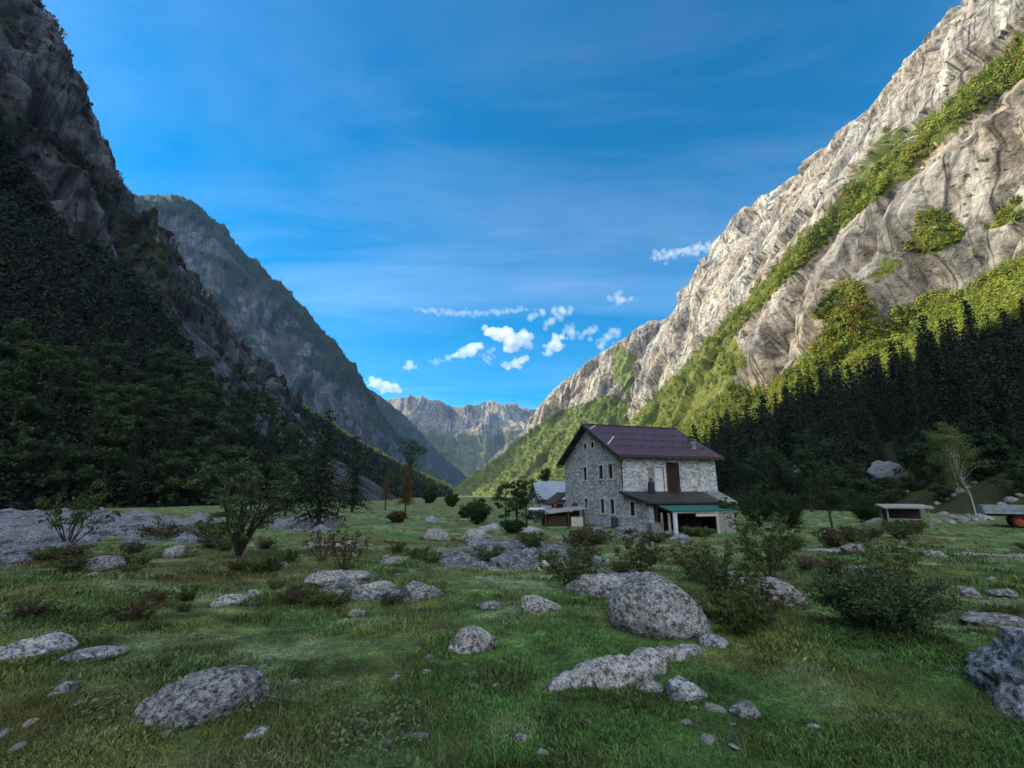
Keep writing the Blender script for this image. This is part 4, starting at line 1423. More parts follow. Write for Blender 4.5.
ROCKS = [
    # px, base y, width, height, label, seed, material, depth
    (660, 637, 97, 66, 'biggest rounded grey boulder behind the long pale rock', 1, 'granite', 0.85, dict(sub=6, rough=.05, cuts=1)),
    (714, 647, 26, 12, 'small flat stone right of the rounded boulder', 5, 'granite_blue', 0.7, {}),
    (684, 703, 42, 23, 'blue-grey stone with pointed top below the knobbly rock', 6, 'granite_blue', 0.8, dict(sub=5)),
    (650, 695, 26, 13, 'small mossy stone just left of the blue-grey pointed one', 7, 'granite', 0.8, {}),
    (747, 718, 32, 15, 'small pale round stone alone in the foreground grass', 8, 'granite_pale', 0.8, {}),
    (206, 722, 132, 46, 'broad flat-topped grey rock in the left foreground grass', 215, 'granite', 0.6, dict(sub=6, rough=.14, cuts=2)),
    (258, 742, 26, 11, 'small half buried stone right of the flat-topped foreground rock', 10, 'granite', 0.8, {}),
    (26, 660, 76, 22, 'pale grey rock cut by the left edge of the photo', 11, 'granite_blue', 0.6, dict(sub=5)),
    (90, 662, 58, 12, 'thin low slab beside the rock at the left edge', 12, 'granite_blue', 0.5, {}),
    (64, 697, 24, 14, 'small pointed stone in brown grass at far left', 13, 'granite', 0.8, {}),
    (101, 572, 44, 17, 'dark sided rock near the river gravel', 14, 'granite', 0.7, dict(sub=5)),
    (95, 577, 16, 5, 'flat stone just in front of the dark sided rock', 15, 'granite_pale', 0.8, {}),
    (176, 558, 22, 14, 'mossy round stone beside the young pine', 16, 'granite', 0.8, {}),
    (228, 606, 36, 13, 'low tilted slab in the left middle meadow', 17, 'granite_pale', 0.6, {}),
    (255, 598, 16, 10, 'small upright stone right of the tilted slab', 18, 'granite_pale', 0.8, {}),
    (336, 586, 62, 16, 'wide low hump of rock behind thin shrubs', 19, 'granite', 0.6, dict(sub=5)),
    (375, 592, 46, 10, 'flat pale slab right of the low rock hump', 20, 'granite_pale', 0.6, {}),
    (356, 617, 18, 8, 'small pale stone below the flat slab', 21, 'granite_pale', 0.8, {}),
    (283, 569, 12, 8, 'tiny white stone under the thin shrubs', 22, 'granite_pale', 0.8, {}),
    (392, 566, 30, 9, 'low stone in the middle meadow left of the gravel hollow', 23, 'granite', 0.7, {}),
    (421, 600, 46, 20, 'sharp backed grey rock above brown heath', 24, 'granite', 0.6, dict(sub=5, lean=-.2)),
    (470, 654, 56, 28, 'lone tilted rock in the centre of the meadow', 25, 'granite', 0.6, dict(sub=5, lean=.25)),
    (491, 610, 24, 9, 'small brownish stone in the centre grass', 26, 'granite', 0.8, {}),
    (541, 612, 40, 17, 'angular wedge rock with lit left face mid meadow', 27, 'granite_pale', 0.6, dict(sub=5, lean=-.3)),
    (601, 598, 66, 26, 'rough jumbled rock left behind the rounded boulder', 28, 'granite_pale', 0.6, dict(sub=5, rough=.25)),
    (780, 606, 50, 30, 'dark dome shaped rock right of the ferns', 29, 'granite', 0.8, dict(sub=5)),
    (733, 586, 26, 18, 'pale rock peeping out behind the ferns', 30, 'granite_pale', 0.7, {}),
    (767, 619, 10, 7, 'tiny pale stone below the dark dome rock', 31, 'granite_pale', 0.8, {}),
    (860, 581, 22, 17, 'round pale rock just above the juniper bush', 32, 'granite_pale', 0.8, {}),
    (855, 554, 25, 11, 'white topped stone beside the pale track', 33, 'granite_pale', 0.7, {}),
    (868, 593, 20, 11, 'whitish stone half hidden by the juniper top', 34, 'granite_pale', 0.8, {}),
    (935, 557, 26, 8, 'flat pale stone where the right track begins', 35, 'granite_pale', 0.7, {}),
    (972, 598, 18, 10, 'left one of two small stones right of the juniper', 36, 'granite', 0.8, {}),
    (1003, 598, 24, 10, 'right one of two small stones right of the juniper', 37, 'granite', 0.8, {}),
    (1000, 628, 70, 13, 'wide low slab behind the large right edge boulder', 38, 'granite', 0.5, {}),
    (437, 541, 34, 15, 'dark broken rock on the left rim of the gravel hollow', 39, 'granite', 0.6, dict(rough=.25)),
    (473, 543, 30, 16, 'pale broken rock on the rim of the gravel hollow', 40, 'granite_pale', 0.6, dict(rough=.25)),
    (490, 533, 28, 11, 'long leaning stone above the gravel hollow', 41, 'granite_pale', 0.5, dict(lean=.4)),
    (533, 534, 24, 9, 'low pale stone in the grass before the shed', 42, 'granite_pale', 0.7, {}),
    (543, 571, 14, 12, 'white stone standing at the right end of the gravel hollow', 43, 'granite_pale', 0.8, {}),
    (431, 523, 14, 8, 'small pale stone in front of the dark round bushes', 44, 'granite_pale', 0.8, {}),
    (330, 527, 26, 12, 'grey rock in the far meadow behind thin shrubs', 45, 'granite_pale', 0.7, {}),
    (345, 551, 26, 12, 'pale rock among the thin shrubs left of centre', 46, 'granite_pale', 0.7, {}),
    (318, 549, 26, 10, 'darker rock among the thin shrubs left of centre', 47, 'granite', 0.7, {}),
    (495, 690, 12, 6, 'little stone in the foreground grass left of the rock tongue', 48, 'granite', 0.8, {}),
    (521, 745, 18, 9, 'half sunken stone in the frosted foreground patch', 49, 'granite_pale', 0.8, {}),
    (543, 758, 16, 8, 'lowest pale stone at the bottom of the frosted patch', 50, 'granite_blue', 0.8, {}),
    (815, 731, 14, 6, 'tiny dark stone in the right foreground grass', 51, 'granite_blue', 0.8, {}),
    (771, 531, 12, 6, 'white stone in the grass right of the house', 52, 'granite_pale', 0.8, {}),
    (886, 482, 40, 24, 'large pale block face among the trees on the right', 53, 'river_stone', 0.5, dict(sub=5, cuts=12)),
    (800, 480, 30, 15, 'jagged pale block above the bushes right of the house', 54, 'granite_blue', 0.6, dict(cuts=10)),
]


def r1_at(px, py):
    """nearest point of the right mountain's surface to a pixel"""
    d = (r1['px'] - px) ** 2 + (r1['py'] - py) ** 2
    i = np.unravel_index(np.argmin(d), d.shape)
    return r1['pos'][i]


for (px, pyb, wp, hp_, lab, sd, mt, dep, kw) in ROCKS:
    if pyb < 505:
        q = r1_at(px, pyb)
        dist = q[1]
        V, F = rock_mesh(sd, wp / FPX * dist / 2, wp / FPX * dist / 2 * dep, hp_ / FPX * dist * .62, 5, cuts=12, rough=.15)
        o = link('boulder', mesh_np('boulder', V, F, [MAT[mt]], True), loc=(q[0], q[1], q[2] + hp_ / FPX * dist * .3), label=lab, cat='rock')
    else:
        nm = 'boulder' if wp > 60 else ('rock' if wp > 24 else 'stone')
        rock(nm, px, pyb, wp, hp_, lab, 900 + sd, mt, dep, **kw)

# the long knobbly rock before the rounded boulder, one grown-together body
def ridge_rock(name, blobs, label, mat, seed, amp=.07):
    base = hit(blobs[len(blobs) // 2][0], blobs[len(blobs) // 2][1] + blobs[len(blobs) // 2][3])
    bm = bmesh.new()
    for (px, py, r_, hh_) in blobs:
        q = hit(px, py + hh_)
        kk_ = (q[1] * CP + (q[2] - CAMZ) * SP) / FPX
        bmesh.ops.create_icosphere(bm, subdivisions=3, radius=1.0, matrix=Matrix.Translation(Vector(q - base) + Vector((0, .5 * r_ * kk_, 0))) @ Matrix.Diagonal((r_ * kk_, r_ * kk_ * .8, hh_ * kk_, 1)))
    tmp = bpy.data.meshes.new('tmp')
    bm.to_mesh(tmp)
    bm.free()
    to = bpy.data.objects.new('tmp', tmp)
    scene.collection.objects.link(to)
    md = to.modifiers.new('r', 'REMESH')
    md.mode = 'VOXEL'
    md.voxel_size = 0.022
    em = bpy.data.meshes.new_from_object(to.evaluated_get(bpy.context.evaluated_depsgraph_get()))
    bpy.data.objects.remove(to)
    n = len(em.vertices)
    V = np.empty(n * 3, np.float32); em.vertices.foreach_get('co', V); V = V.reshape(-1, 3)
    NN = np.empty(n * 3, np.float32); em.vertices.foreach_get('normal', NN); NN = NN.reshape(-1, 3)
    d = amp * 2.2 * (ridged(V[:, 0] / .45, V[:, 1] / .45, V[:, 2] / .3, 4, seed) - .6) + amp * .7 * (fbm(V[:, 0] / .08, V[:, 1] / .08, V[:, 2] / .08, 3, seed + 1) - .5)
    V = V + NN * d[:, None]
    em.vertices.foreach_set('co', V.ravel())
    em.polygons.foreach_set('use_smooth', np.ones(len(em.polygons), bool))
    em.materials.clear()
    em.materials.append(MAT[mat])
    em.update()
    link(name, em, loc=tuple(base), label=label, cat='rock')


ridge_rock('boulder', [(556, 684, 9, 6), (570, 679, 13, 9), (588, 672, 17, 13), (606, 664, 20, 22), (618, 656, 17, 26), (634, 662, 18, 20), (650, 657, 18, 14), (668, 651, 18, 10), (690, 647, 16, 8)],
           'long knobbly pale lichened rock in front of the rounded boulder', 'granite_pale', 5)

# the large boulder at the right edge
V, F = rock_mesh(77, 0.85, 0.75, 0.68, 6, rough=.22, lean=.6, cuts=9)
V[:, 2] += 0.10
link('boulder', mesh_np('boulder', V, F, [MAT['granite_blue']], True), loc=(4.22, 3.80, float(ground_z(3.7, 3.7))), label='huge blue-grey lichened boulder cut by the right edge', cat='rock')

# scree boulders between trailer, birch and hut
protos = []
for i in range(6):
    V, F = rock_mesh(300 + i, 0.5, 0.42, 0.34, 3, rough=.16, cuts=9)
    protos.append(mesh_np('boulder', V, F, [MAT['granite_pale' if i % 2 else 'granite']], True))
rng = np.random.default_rng(31)
SCREE = [((985, 1040), (470, 512), 60), ((905, 1000), (478, 505), 70), ((935, 990), (512, 524), 22), ((800, 880), (512, 524), 10)]
for (xr, yr, n) in SCREE:
    for _ in range(n):
        px, py = rng.uniform(*xr), rng.uniform(*yr)
        q = r1_at(px, py) if py < 510 else hit(px, py)
        o = link('boulder', protos[rng.integers(6)], loc=(q[0], q[1], q[2] + .05), label='weathered boulder in the scree heaps at the right forest edge', cat='rock', group='scree boulders at the forest edge')
        s = rng.uniform(.35, 1.1) * (1 if rng.random() < .8 else 1.9)
        o.scale = (s, s, s * rng.uniform(.7, 1.1))
        o.rotation_euler = (rng.uniform(-.3, .3), rng.uniform(-.3, .3), rng.uniform(0, 6.3))

# small stones half sunk in the turf
rng = np.random.default_rng(47)
nst = 0
while nst < 130:
    px, py = rng.uniform(0, 1024), 540 + 215 * rng.random() ** 1.5
    q = hit(px, py)
    if fbm(q[0] / 2.5, q[1] / 2.5, 0, 3, 907) < .50 or any(((q[0] - f[0]) / f[2]) ** 2 + ((q[1] - f[1]) / f[3]) ** 2 < 1.2 for f in FOOT):
        continue
    nst += 1
    o = link('stone', protos[rng.integers(6)], loc=(q[0], q[1], q[2] + .0), label='small stone half sunk in the meadow turf', cat='stone', group='small stones scattered through the meadow')
    s_ = rng.uniform(.06, .17) * np.clip(q[1] / 7, .8, 3.0) ** .8
    o.scale = (s_ * rng.uniform(.8, 1.5), s_, s_ * rng.uniform(.5, .9))
    o.rotation_euler = (rng.uniform(-.3, .3), rng.uniform(-.3, .3), rng.uniform(0, 6.3))

# gravel beds: loose stones as one mass
def ico_small():
    bm = bmesh.new()
    bmesh.ops.create_icosphere(bm, subdivisions=1, radius=1.0)
    V = np.array([v.co[:] for v in bm.verts])
    F = np.array([[v.index for v in f.verts] for f in bm.faces])
    bm.free()
    return V, F


def ground_px(px, py):
    """ground points for many pixels (vectorised, a few fixed-point steps)"""
    x = px - 512.0
    u = 384.0 - py
    fw = FPX * CP - u * SP
    uz = u * CP + FPX * SP
    uz = np.minimum(uz, -1.2)
    y = -2.0 / uz * fw
    for _ in range(12):
        yn = (ground_z(x / fw * y, y) - CAMZ) / uz * fw
        y = 0.5 * y + 0.5 * np.clip(yn, 0.5, 900)
    return x / fw * y, y


def gravel_bed(name, polys, n, size, seed, label):
    rng = np.random.default_rng(seed)
    iv, if_ = ico_small()
    Vs, Fs = [], []
    xs = np.concatenate([np.array([p[0] for p in q]) for q in polys])
    ys = np.concatenate([np.array([p[1] for p in q]) for q in polys])
    px = rng.uniform(xs.min(), xs.max(), n * 6)
    py = rng.uniform(ys.min(), ys.max(), n * 6)
    ok = np.zeros(len(px), bool)
    for q in polys:
        ok |= inpoly(px + rng.normal(0, 7, len(px)), py + rng.normal(0, 2.5, len(px)), q)
    px, py = px[ok][:n], py[ok][:n]
    x, y = ground_px(px, py)
    m = len(x)
    s = size * np.exp(rng.normal(0, .75, m)) * np.clip(y / 25, .5, 1.6)
    ang = rng.uniform(0, 6.3, m)
    base = iv[None] * (1 + .35 * (rng.random((m, len(iv), 1)) - .5))
    base = base * np.stack([s, s * rng.uniform(.6, 1, m), s * rng.uniform(.3, .6, m)], 1)[:, None]
    c, sn = np.cos(ang)[:, None], np.sin(ang)[:, None]
    V = np.stack([base[..., 0] * c - base[..., 1] * sn + x[:, None], base[..., 0] * sn + base[..., 1] * c + y[:, None], base[..., 2] + ground_z(x, y)[:, None]], -1).reshape(-1, 3)
    F = (if_[None] + (np.arange(m) * len(iv))[:, None, None]).reshape(-1, 3)
    link(name, mesh_np(name, V, F, [MAT['river_stone']], False), label=label, kind='stuff')


gravel_bed('gravel', [GRAVEL[0][0], GRAVEL[0][0], GRAVEL[1][0], GRAVEL[6][0]], 2300, 0.20, 5, 'pale stones of the river bank on the left')
gravel_bed('gravel', [GRAVEL[2][0], GRAVEL[3][0], GRAVEL[4][0], GRAVEL[5][0]], 1100, 0.11, 6, 'pale gravel of the hollow before the house')

# pale track on the right
def ribbon(name, pts, wd, mat):
    pts = np.array([hit(*p) for p in pts])
    s = np.concatenate(([0], np.cumsum(np.linalg.norm(np.diff(pts, axis=0), axis=1))))
    u = np.linspace(0, s[-1], 120)
    x, y = np.interp(u, s, pts[:, 0]), np.interp(u, s, pts[:, 1])
    dx, dy = np.gradient(x), np.gradient(y)
    l = np.hypot(dx, dy)
    rows = []
    for k in np.linspace(-1, 1, 7):
        wv = wd * (0.75 + 0.6 * fbm(u / 1.5, k + 0 * u, 0, 3, 71))
        xx, yy = x - dy / l * k * wv, y + dx / l * k * wv
        rows.append(np.stack([xx, yy, ground_z(xx, yy) + 0.045 * (1 - k * k) + .004], 1))
    V = np.concatenate(rows)
    i, j = np.meshgrid(np.arange(6), np.arange(119), indexing='ij')
    F = np.stack([i * 120 + j, i * 120 + j + 1, (i + 1) * 120 + j + 1, (i + 1) * 120 + j], -1).reshape(-1, 4)
    link(name, mesh_np(name, V, F, [mat], True), kind='structure')


ribbon('path', [(918, 553), (960, 555), (1000, 556), (1060, 557)], 0.55, MAT['granite_pale'])
ribbon('path', [(775, 549), (800, 550), (830, 551), (850, 551)], 0.22, MAT['granite_pale'])

# ------------------------------------------------------------------ plants
def spruce(seed, H, W, mat, whorls=20, dens=8, low=0.06, fine=1.0):
    rng = np.random.default_rng(seed)
    tg = Geo()
    tg.tube([(0, 0, -.5), (0, 0, H * .4), (0.02 * H * rng.uniform(-1, 1), 0, H * .98)], [H * .018, H * .013, H * .002], 7)
    C, S, B = [], [], []
    for i in range(whorls):
        q = (i + rng.uniform(-.2, .2)) / whorls
        z = H * (low + (1 - low) * q)
        L = W * (1 - q) ** 0.85 * rng.uniform(.8, 1.1) + W * .04
        nb = max(4, int(dens * (1 - .4 * q)))
        a0 = rng.uniform(0, 6.3)
        for b in range(nb):
            if rng.random() < .10:
                continue
            a = a0 + b * 6.283 / nb + rng.uniform(-.25, .25)
            l = L * rng.uniform(.65, 1.12)
            ns = max(3, int(l / W * 8 * fine))
            for k in range(ns):
                f = (k + .6) / ns
                r = l * f
                zz = z - l * (.10 * f + .30 * f * f) + l * .16 * max(0, f - .7)
                wob = rng.normal(0, (.05 if fine == 1 else .11) * W)
                C.append((r * math.cos(a) - wob * math.sin(a), r * math.sin(a) + wob * math.cos(a), zz))
                S.append(W * .30 / fine ** .8 * (1.15 - .5 * f) * rng.uniform(.7, 1.2))
                B.append((math.cos(a), math.sin(a), -.55))
    C, S, B = np.array(C), np.array(S), np.array(B)
    v, f = cards(rng, C, S, .5, B * .9)
    top = np.array([[0, 0, H * .985]])
    v2, f2 = cards(rng, top.repeat(3, 0), np.full(3, W * .22), .3, (0, 0, 1.5))
    V = np.concatenate([v, v2])
    F = np.concatenate([f, f2 + len(v)])
    return tg.mesh('trunk', MAT['bark'], True), mesh_np('crown', V, F, [MAT[mat]], False)


def broadleaf(seed, H, W, mat, nclump=26, per=42, leaf=.34, trunk='bark', bare=0.28, lean=0.0):
    rng = np.random.default_rng(seed)
    tg = Geo()
    top = np.array((lean * H, 0, H * .8))
    tp = [np.array((0, 0, -.4)), np.array((lean * H * .25 + rng.normal(0, .02 * H), rng.normal(0, .02 * H), H * .3)), np.array((lean * H * .6, rng.normal(0, .02 * H), H * .55)), top]
    tk_ = .34 if trunk == 'birch' else 1.0
    tg.tube(tp, [H * .022 * tk_, H * .016 * tk_, H * .010 * tk_, H * .003], 7)
    C, S, N_ = [], [], []
    lr_ = .25 if trunk == 'birch' else 1.0
    for i in range(nclump):
        z = H * (bare + (1 - bare) * rng.random() ** .8)
        q = (z / H - bare) / (1 - bare)
        rad = W * (0.35 + 0.65 * math.sin(math.pi * min(1, .18 + q * .82)) ** .7) * math.sqrt(rng.random())
        a = rng.uniform(0, 6.3)
        c = np.array((rad * math.cos(a) + lean * z * .9, rad * math.sin(a), z))
        z0 = min(max(H * bare * .8, z * .7), H * .75)
        p0 = np.array((lean * z0 * .95, 0, z0))
        tg.tube([p0, (p0 + c) / 2 + (0, 0, .04 * H), c], [H * .006 * lr_, H * .004 * lr_, H * .0015 * lr_], 4)
        rc = W * rng.uniform(.22, .42)
        d = rng.normal(size=(per, 3))
        d *= (rng.random(per) ** .45)[:, None] / np.linalg.norm(d, axis=1)[:, None]
        C.append(c + d * rc * (1.1, 1.1, .75))
        S.append(np.full(per, leaf) * rng.uniform(.6, 1.3, per))
        N_.append(d / (np.linalg.norm(d, axis=1)[:, None] + 1e-6) + (c - (0, 0, H * .5)) / H * .8)
    C, S = np.concatenate(C), np.concatenate(S)
    v, f = cards(rng, C, S, .6, None, np.concatenate(N_))
    return tg.mesh('trunk', MAT[trunk], True), mesh_np('crown', v, f, [MAT[mat]], False)


def shrub(seed, h, w, nstem, nsub, nleaf, leaf, mat, up=1.0, droop=0.0, aspect=.5, r0=.012, low=.35, jit=.05, stem='twig'):
    """stems that leave one base, side twigs on them, leaves on the twigs"""
    rng = np.random.default_rng(seed)
    tg = Geo()
    C, B = [], []
    for i in range(nstem):
        a = i * 2.4 + rng.uniform(-.4, .4)
        spread = w * math.sqrt((i + .5) / nstem) * rng.uniform(.8, 1.1)
        hh = h * rng.uniform(.65, 1.0) * (1 - .35 * (spread / w) ** 2)
        t = np.linspace(0, 1, 7)
        r = spread * t ** (1.0 / max(.4, up))
        z = hh * (t ** .9) - droop * hh * t ** 3
        wb = rng.normal(0, .03 * h, (7, 2)) * t[:, None]
        pts = np.stack([r * math.cos(a) + wb[:, 0], r * math.sin(a) + wb[:, 1], z - .03], 1)
        tg.tube(pts, np.linspace(r0, r0 * .3, 7), 5)
        for k in range(nsub):
            q = low + (1 - low) * (k + rng.random()) / nsub
            p0 = np.array([np.interp(q, t, pts[:, c]) for c in range(3)])
            d = rng.normal(size=3) * (1, 1, .5) + np.array((math.cos(a), math.sin(a), .55)) * .9
            d /= np.linalg.norm(d)
            L = .34 * w * rng.uniform(.5, 1.1) * (1.25 - .6 * q)
            p1 = p0 + d * L + np.array((0, 0, -.12 * L))
            tg.tube([p0, (p0 + p1) / 2 + (0, 0, .05 * L), p1], [r0 * .35, r0 * .25, r0 * .12], 3)
            f = rng.random(nleaf) ** .8
            c = p0[None] + (p1 - p0)[None] * f[:, None] + rng.normal(0, jit * w, (nleaf, 3)) * (1, 1, .6)
            C.append(c)
            B.append(np.broadcast_to(d, (nleaf, 3)))
    C, B = np.concatenate(C), np.concatenate(B)
    C[:, 2] = np.maximum(C[:, 2], .02)
    v, f = cards(rng, C, leaf * rng.uniform(.6, 1.3, len(C)), aspect, B * .8)
    return tg.mesh('stem', MAT[stem], True), mesh_np('foliage', v, f, [MAT[mat]], False)


def plant(name, meshes, loc, label, cat, group=None, rotz=0.0, s=1.0, parts=('trunk', 'crown')):
    e = link(name, None, loc=tuple(loc), label=label, cat=cat, group=group)
    e.rotation_euler = (0, 0, rotz)
    e.scale = (s, s, s) if np.isscalar(s) else s
    for nm, me in zip(parts, meshes):
        link(nm, me, e)
    return e


def sized(px, pyb):
    p = hit(px, pyb)
    return p, (p[1] * CP + (p[2] - CAMZ) * SP) / FPX     # metres per pixel there


SP_ = ('stem', 'foliage')
# juniper bush in the right foreground: three clumps grown together
p, k = sized(885, 646)
m_ = shrub(11, 74 * k, 76 * k, 46, 14, 46, .050, 'juniper', up=.9, low=.15, aspect=.35, r0=.010, jit=.06)
plant('juniper_bush', m_, p * (1 + .5 / p[1], 1, 1) + (0, .5, 0), 'wide dense dark juniper bush in the right foreground', 'bush', s=(1, .7, 1), parts=SP_)
# ferns and tall herbs beside the rounded boulder
p, k = sized(748, 640)
plant('fern', shrub(12, 62 * k, 34 * k, 22, 10, 16, .045, 'fern', up=1.6, droop=.2, low=.15, r0=.006, jit=.025), p + (0, .2, 0), 'leafy green fern clump right of the rounded boulder', 'fern', parts=SP_)
p, k = sized(775, 628)
plant('herb', shrub(13, 60 * k, 26 * k, 16, 8, 8, .05, 'heath', up=1.4, droop=.15, low=.2, r0=.006, jit=.03), p + (-.1, .1, 0), 'brownish withered herb clump between fern and dome rock', 'plant', parts=SP_)
p, k = sized(725, 600)
plant('shrub', shrub(14, 66 * k, 38 * k, 14, 9, 16, .055, 'fern', up=1.3, low=.2, r0=.008, jit=.04), p, 'straggly green shrub with pale leaf tips behind the fern', 'shrub', parts=SP_)
p, k = sized(770, 580)
plant('shrub', shrub(15, 84 * k, 38 * k, 14, 9, 20, .065, 'fern', up=1.3, low=.25, r0=.010, jit=.05), p, 'tall loose green shrub above the dark dome rock', 'shrub', parts=SP_)
p, k = sized(700, 582)
plant('shrub', shrub(16, 46 * k, 34 * k, 16, 9, 10, .06, 'heath', up=1.2, low=.2, r0=.008, jit=.05), p, 'reddish brown shrub behind the rounded boulder', 'shrub', parts=SP_)
p, k = sized(575, 590)
plant('shrub', shrub(17, 50 * k, 30 * k, 18, 10, 18, .055, 'fern', up=1.6, low=.2, r0=.008, jit=.04), p, 'dark upright shrub left of the jumbled rock', 'shrub', parts=SP_)
p, k = sized(640, 572)
plant('shrub', shrub(18, 46 * k, 26 * k, 12, 8, 12, .08, 'heath', up=1.4, low=.2, r0=.009, jit=.05), p, 'thin twiggy shrub in front of the awning', 'shrub', parts=SP_)
p, k = sized(842, 552)
plant('herb', shrub(19, 26 * k, 22 * k, 12, 6, 10, .09, 'fern', up=1.2, low=.2, r0=.008, jit=.06), hit(895, 575), 'light green feathery herb behind the juniper bush', 'plant', parts=SP_)
# young pine with up-swept branches on the left
p, k = sized(238, 558)
plant('young_pine', shrub(20, 118 * k, 62 * k, 12, 13, 30, .17, 'pine', up=.9, low=.3, aspect=.25, r0=.055, jit=.03, stem='bark'), p, 'bushy young pine with up-swept branches in the left meadow', 'tree', parts=('trunk', 'crown'))
p, k = sized(68, 547)
plant('young_birch', shrub(21, 72 * k, 34 * k, 10, 10, 10, .20, 'fern', up=1.3, low=.35, r0=.035, jit=.06, stem='bark'), p, 'thin sparse young tree on the edge of river gravel', 'tree', parts=('trunk', 'crown'))
p, k = sized(345, 570)
plant('bare_shrub', shrub(22, 48 * k, 26 * k, 12, 8, 3, .10, 'heath', up=1.5, low=.3, r0=.016, jit=.05), p, 'dark nearly bare shrub behind the low rock hump', 'shrub', parts=SP_)
p, k = sized(322, 560)
plant('bare_shrub', shrub(23, 40 * k, 22 * k, 9, 7, 3, .10, 'heath', up=1.6, low=.3, r0=.016, jit=.05), p, 'smaller bare shrub left of the dark bare one', 'shrub', parts=SP_)
p, k = sized(160, 540)
plant('shrub', shrub(24, 18 * k, 26 * k, 14, 7, 12, .2, 'heath', up=.9, low=.2, r0=.02, jit=.08), p, 'low rusty bush on the river gravel', 'shrub', parts=SP_)
p, k = sized(222, 542)
plant('shrub', shrub(25, 26 * k, 22 * k, 14, 7, 14, .2, 'fern', up=.9, low=.2, r0=.02, jit=.08), hit(212, 542), 'low yellow-green bush left behind the young pine', 'shrub', parts=SP_)
BUSHES = [
    (478, 524, 30, 26, 'broad', 'dark dome bush standing alone before the lit valley end'), (452, 507, 14, 14, 'broad', 'small dark bush at the far end of the meadow'),
    (430, 503, 16, 15, 'broad', 'round dark bush beside the rusty larches'), (398, 522, 18, 12, 'heath', 'low brown bush in the far meadow'),
    (513, 533, 24, 15, 'broad', 'low dark bush in front of the round garden trees'), (760, 526, 60, 46, 'broad', 'large leafy bush right of the awning'),
    (728, 532, 20, 40, 'fern', 'pale flowered tall shrub at the awning end'), (792, 528, 40, 40, 'broad', 'second leafy bush right of the awning'), (870, 522, 44, 30, 'broad', 'dark broad bush left of the tiny hut'),
    (905, 530, 40, 8, 'fern', 'low hedge of herbs before the tiny hut'), (465, 518, 12, 11, 'heath', 'brown bush left of the dark dome bush'),
]
for i, (px, py, wp, hp_, mt, lab) in enumerate(BUSHES):
    p, k = sized(px, py)
    plant('bush', shrub(40 + i, hp_ * k, wp * k * .55, 18, 10, 46, max(.10, 1.7 * k), mat=mt, up=.9, low=.12, r0=.4 * k, jit=.09), p, lab, 'bush', parts=SP_)
# low heath shrubs dotted through the rough middle meadow
heath_protos = [shrub(140 + i, .5, .42, 16, 8, 18, .045, ('heath', 'fern', 'heath', 'fern')[i], up=1.1, low=.1, r0=.006, jit=.06) for i in range(4)]
rng = np.random.default_rng(58)
hroot, nh = {}, 0
while nh < 60:
    px, py = rng.uniform(-10, 1034), 534 + 88 * rng.random() ** 1.5
    q = hit(px, py)
    if fbm(q[0] / 4.0, q[1] / 3.0, 0, 3, 977) < .50 or any(((q[0] - f[0]) / f[2]) ** 2 + ((q[1] - f[1]) / f[3]) ** 2 < 1.3 for f in FOOT):
        continue
    if any(inpoly(np.array([px]), np.array([py]), g_[0])[0] for g_ in GRAVEL[:1]):
        continue
    nh += 1
    kd = int(rng.integers(4))
    s_ = rng.uniform(.5, 1.2) * np.clip(q[1] / 11, .55, 2.2)
    if kd not in hroot:
        hroot[kd] = plant('heath_shrub', heath_protos[kd], q, 'low heath shrub in the rough middle meadow', 'shrub', 'low heath shrubs in the meadow', 0, s_, parts=SP_)
    else:
        copy_thing(hroot[kd], tuple(q), rng.uniform(0, 6.3), (s_ * rng.uniform(.9, 1.5), s_, s_ * rng.uniform(.6, 1.1)))
# trees near the house
for i, (px, py, wp, hp_, mt, lab) in enumerate([
        (506, 521, 26, 36, 'broad', 'left round dark tree near the outbuilding'), (527, 530, 34, 48, 'broad', 'right taller round dark tree near the outbuilding'),
        (517, 520, 14, 40, 'spruce', 'narrow dark tree between the two round trees'), (550, 512, 22, 44, 'broad', 'leafy tree rising behind the outbuilding roof')]):
    p, k = sized(px, py)
    if i == 3:
        p = np.array((*P(548, 505, 72)[:2], -1.4)); k = 72 / FPX
    plant('garden_tree', broadleaf(60 + i, hp_ * k, wp * k * .5, mt, 26, 120, max(.14, 1.5 * k), bare=.10), p, lab, 'tree')
# leaning birches on the right
for i, (px, py, wp, hp_, mt, lab, ln) in enumerate([
        (974, 507, 44, 78, 'broad_light', 'light green birch with leaning white trunk by the scree', -.16), (960, 492, 34, 66, 'broad_light', 'paler birch behind the leaning white trunked one', -.1),
        (833, 530, 40, 58, 'broad', 'slim dark trunked tree at the meadow edge right of house', 0), (770, 508, 44, 60, 'broad', 'leafy tree behind the bushes right of the house', 0), (812, 512, 30, 62, 'broad', 'tall leafy tree left of the jagged block', 0)]):
    if py < 510:
        q = r1_at(px, py); k = q[1] / FPX
    else:
        q, k = sized(px, py)
    plant('birch_tree' if 'birch' in lab else 'leafy_tree', broadleaf(70 + i, hp_ * k, wp * k * .5, mt, 32, 130, max(.13, 1.5 * k), trunk='birch' if 'birch' in lab else 'bark', bare=.35, lean=ln), q, lab, 'tree')
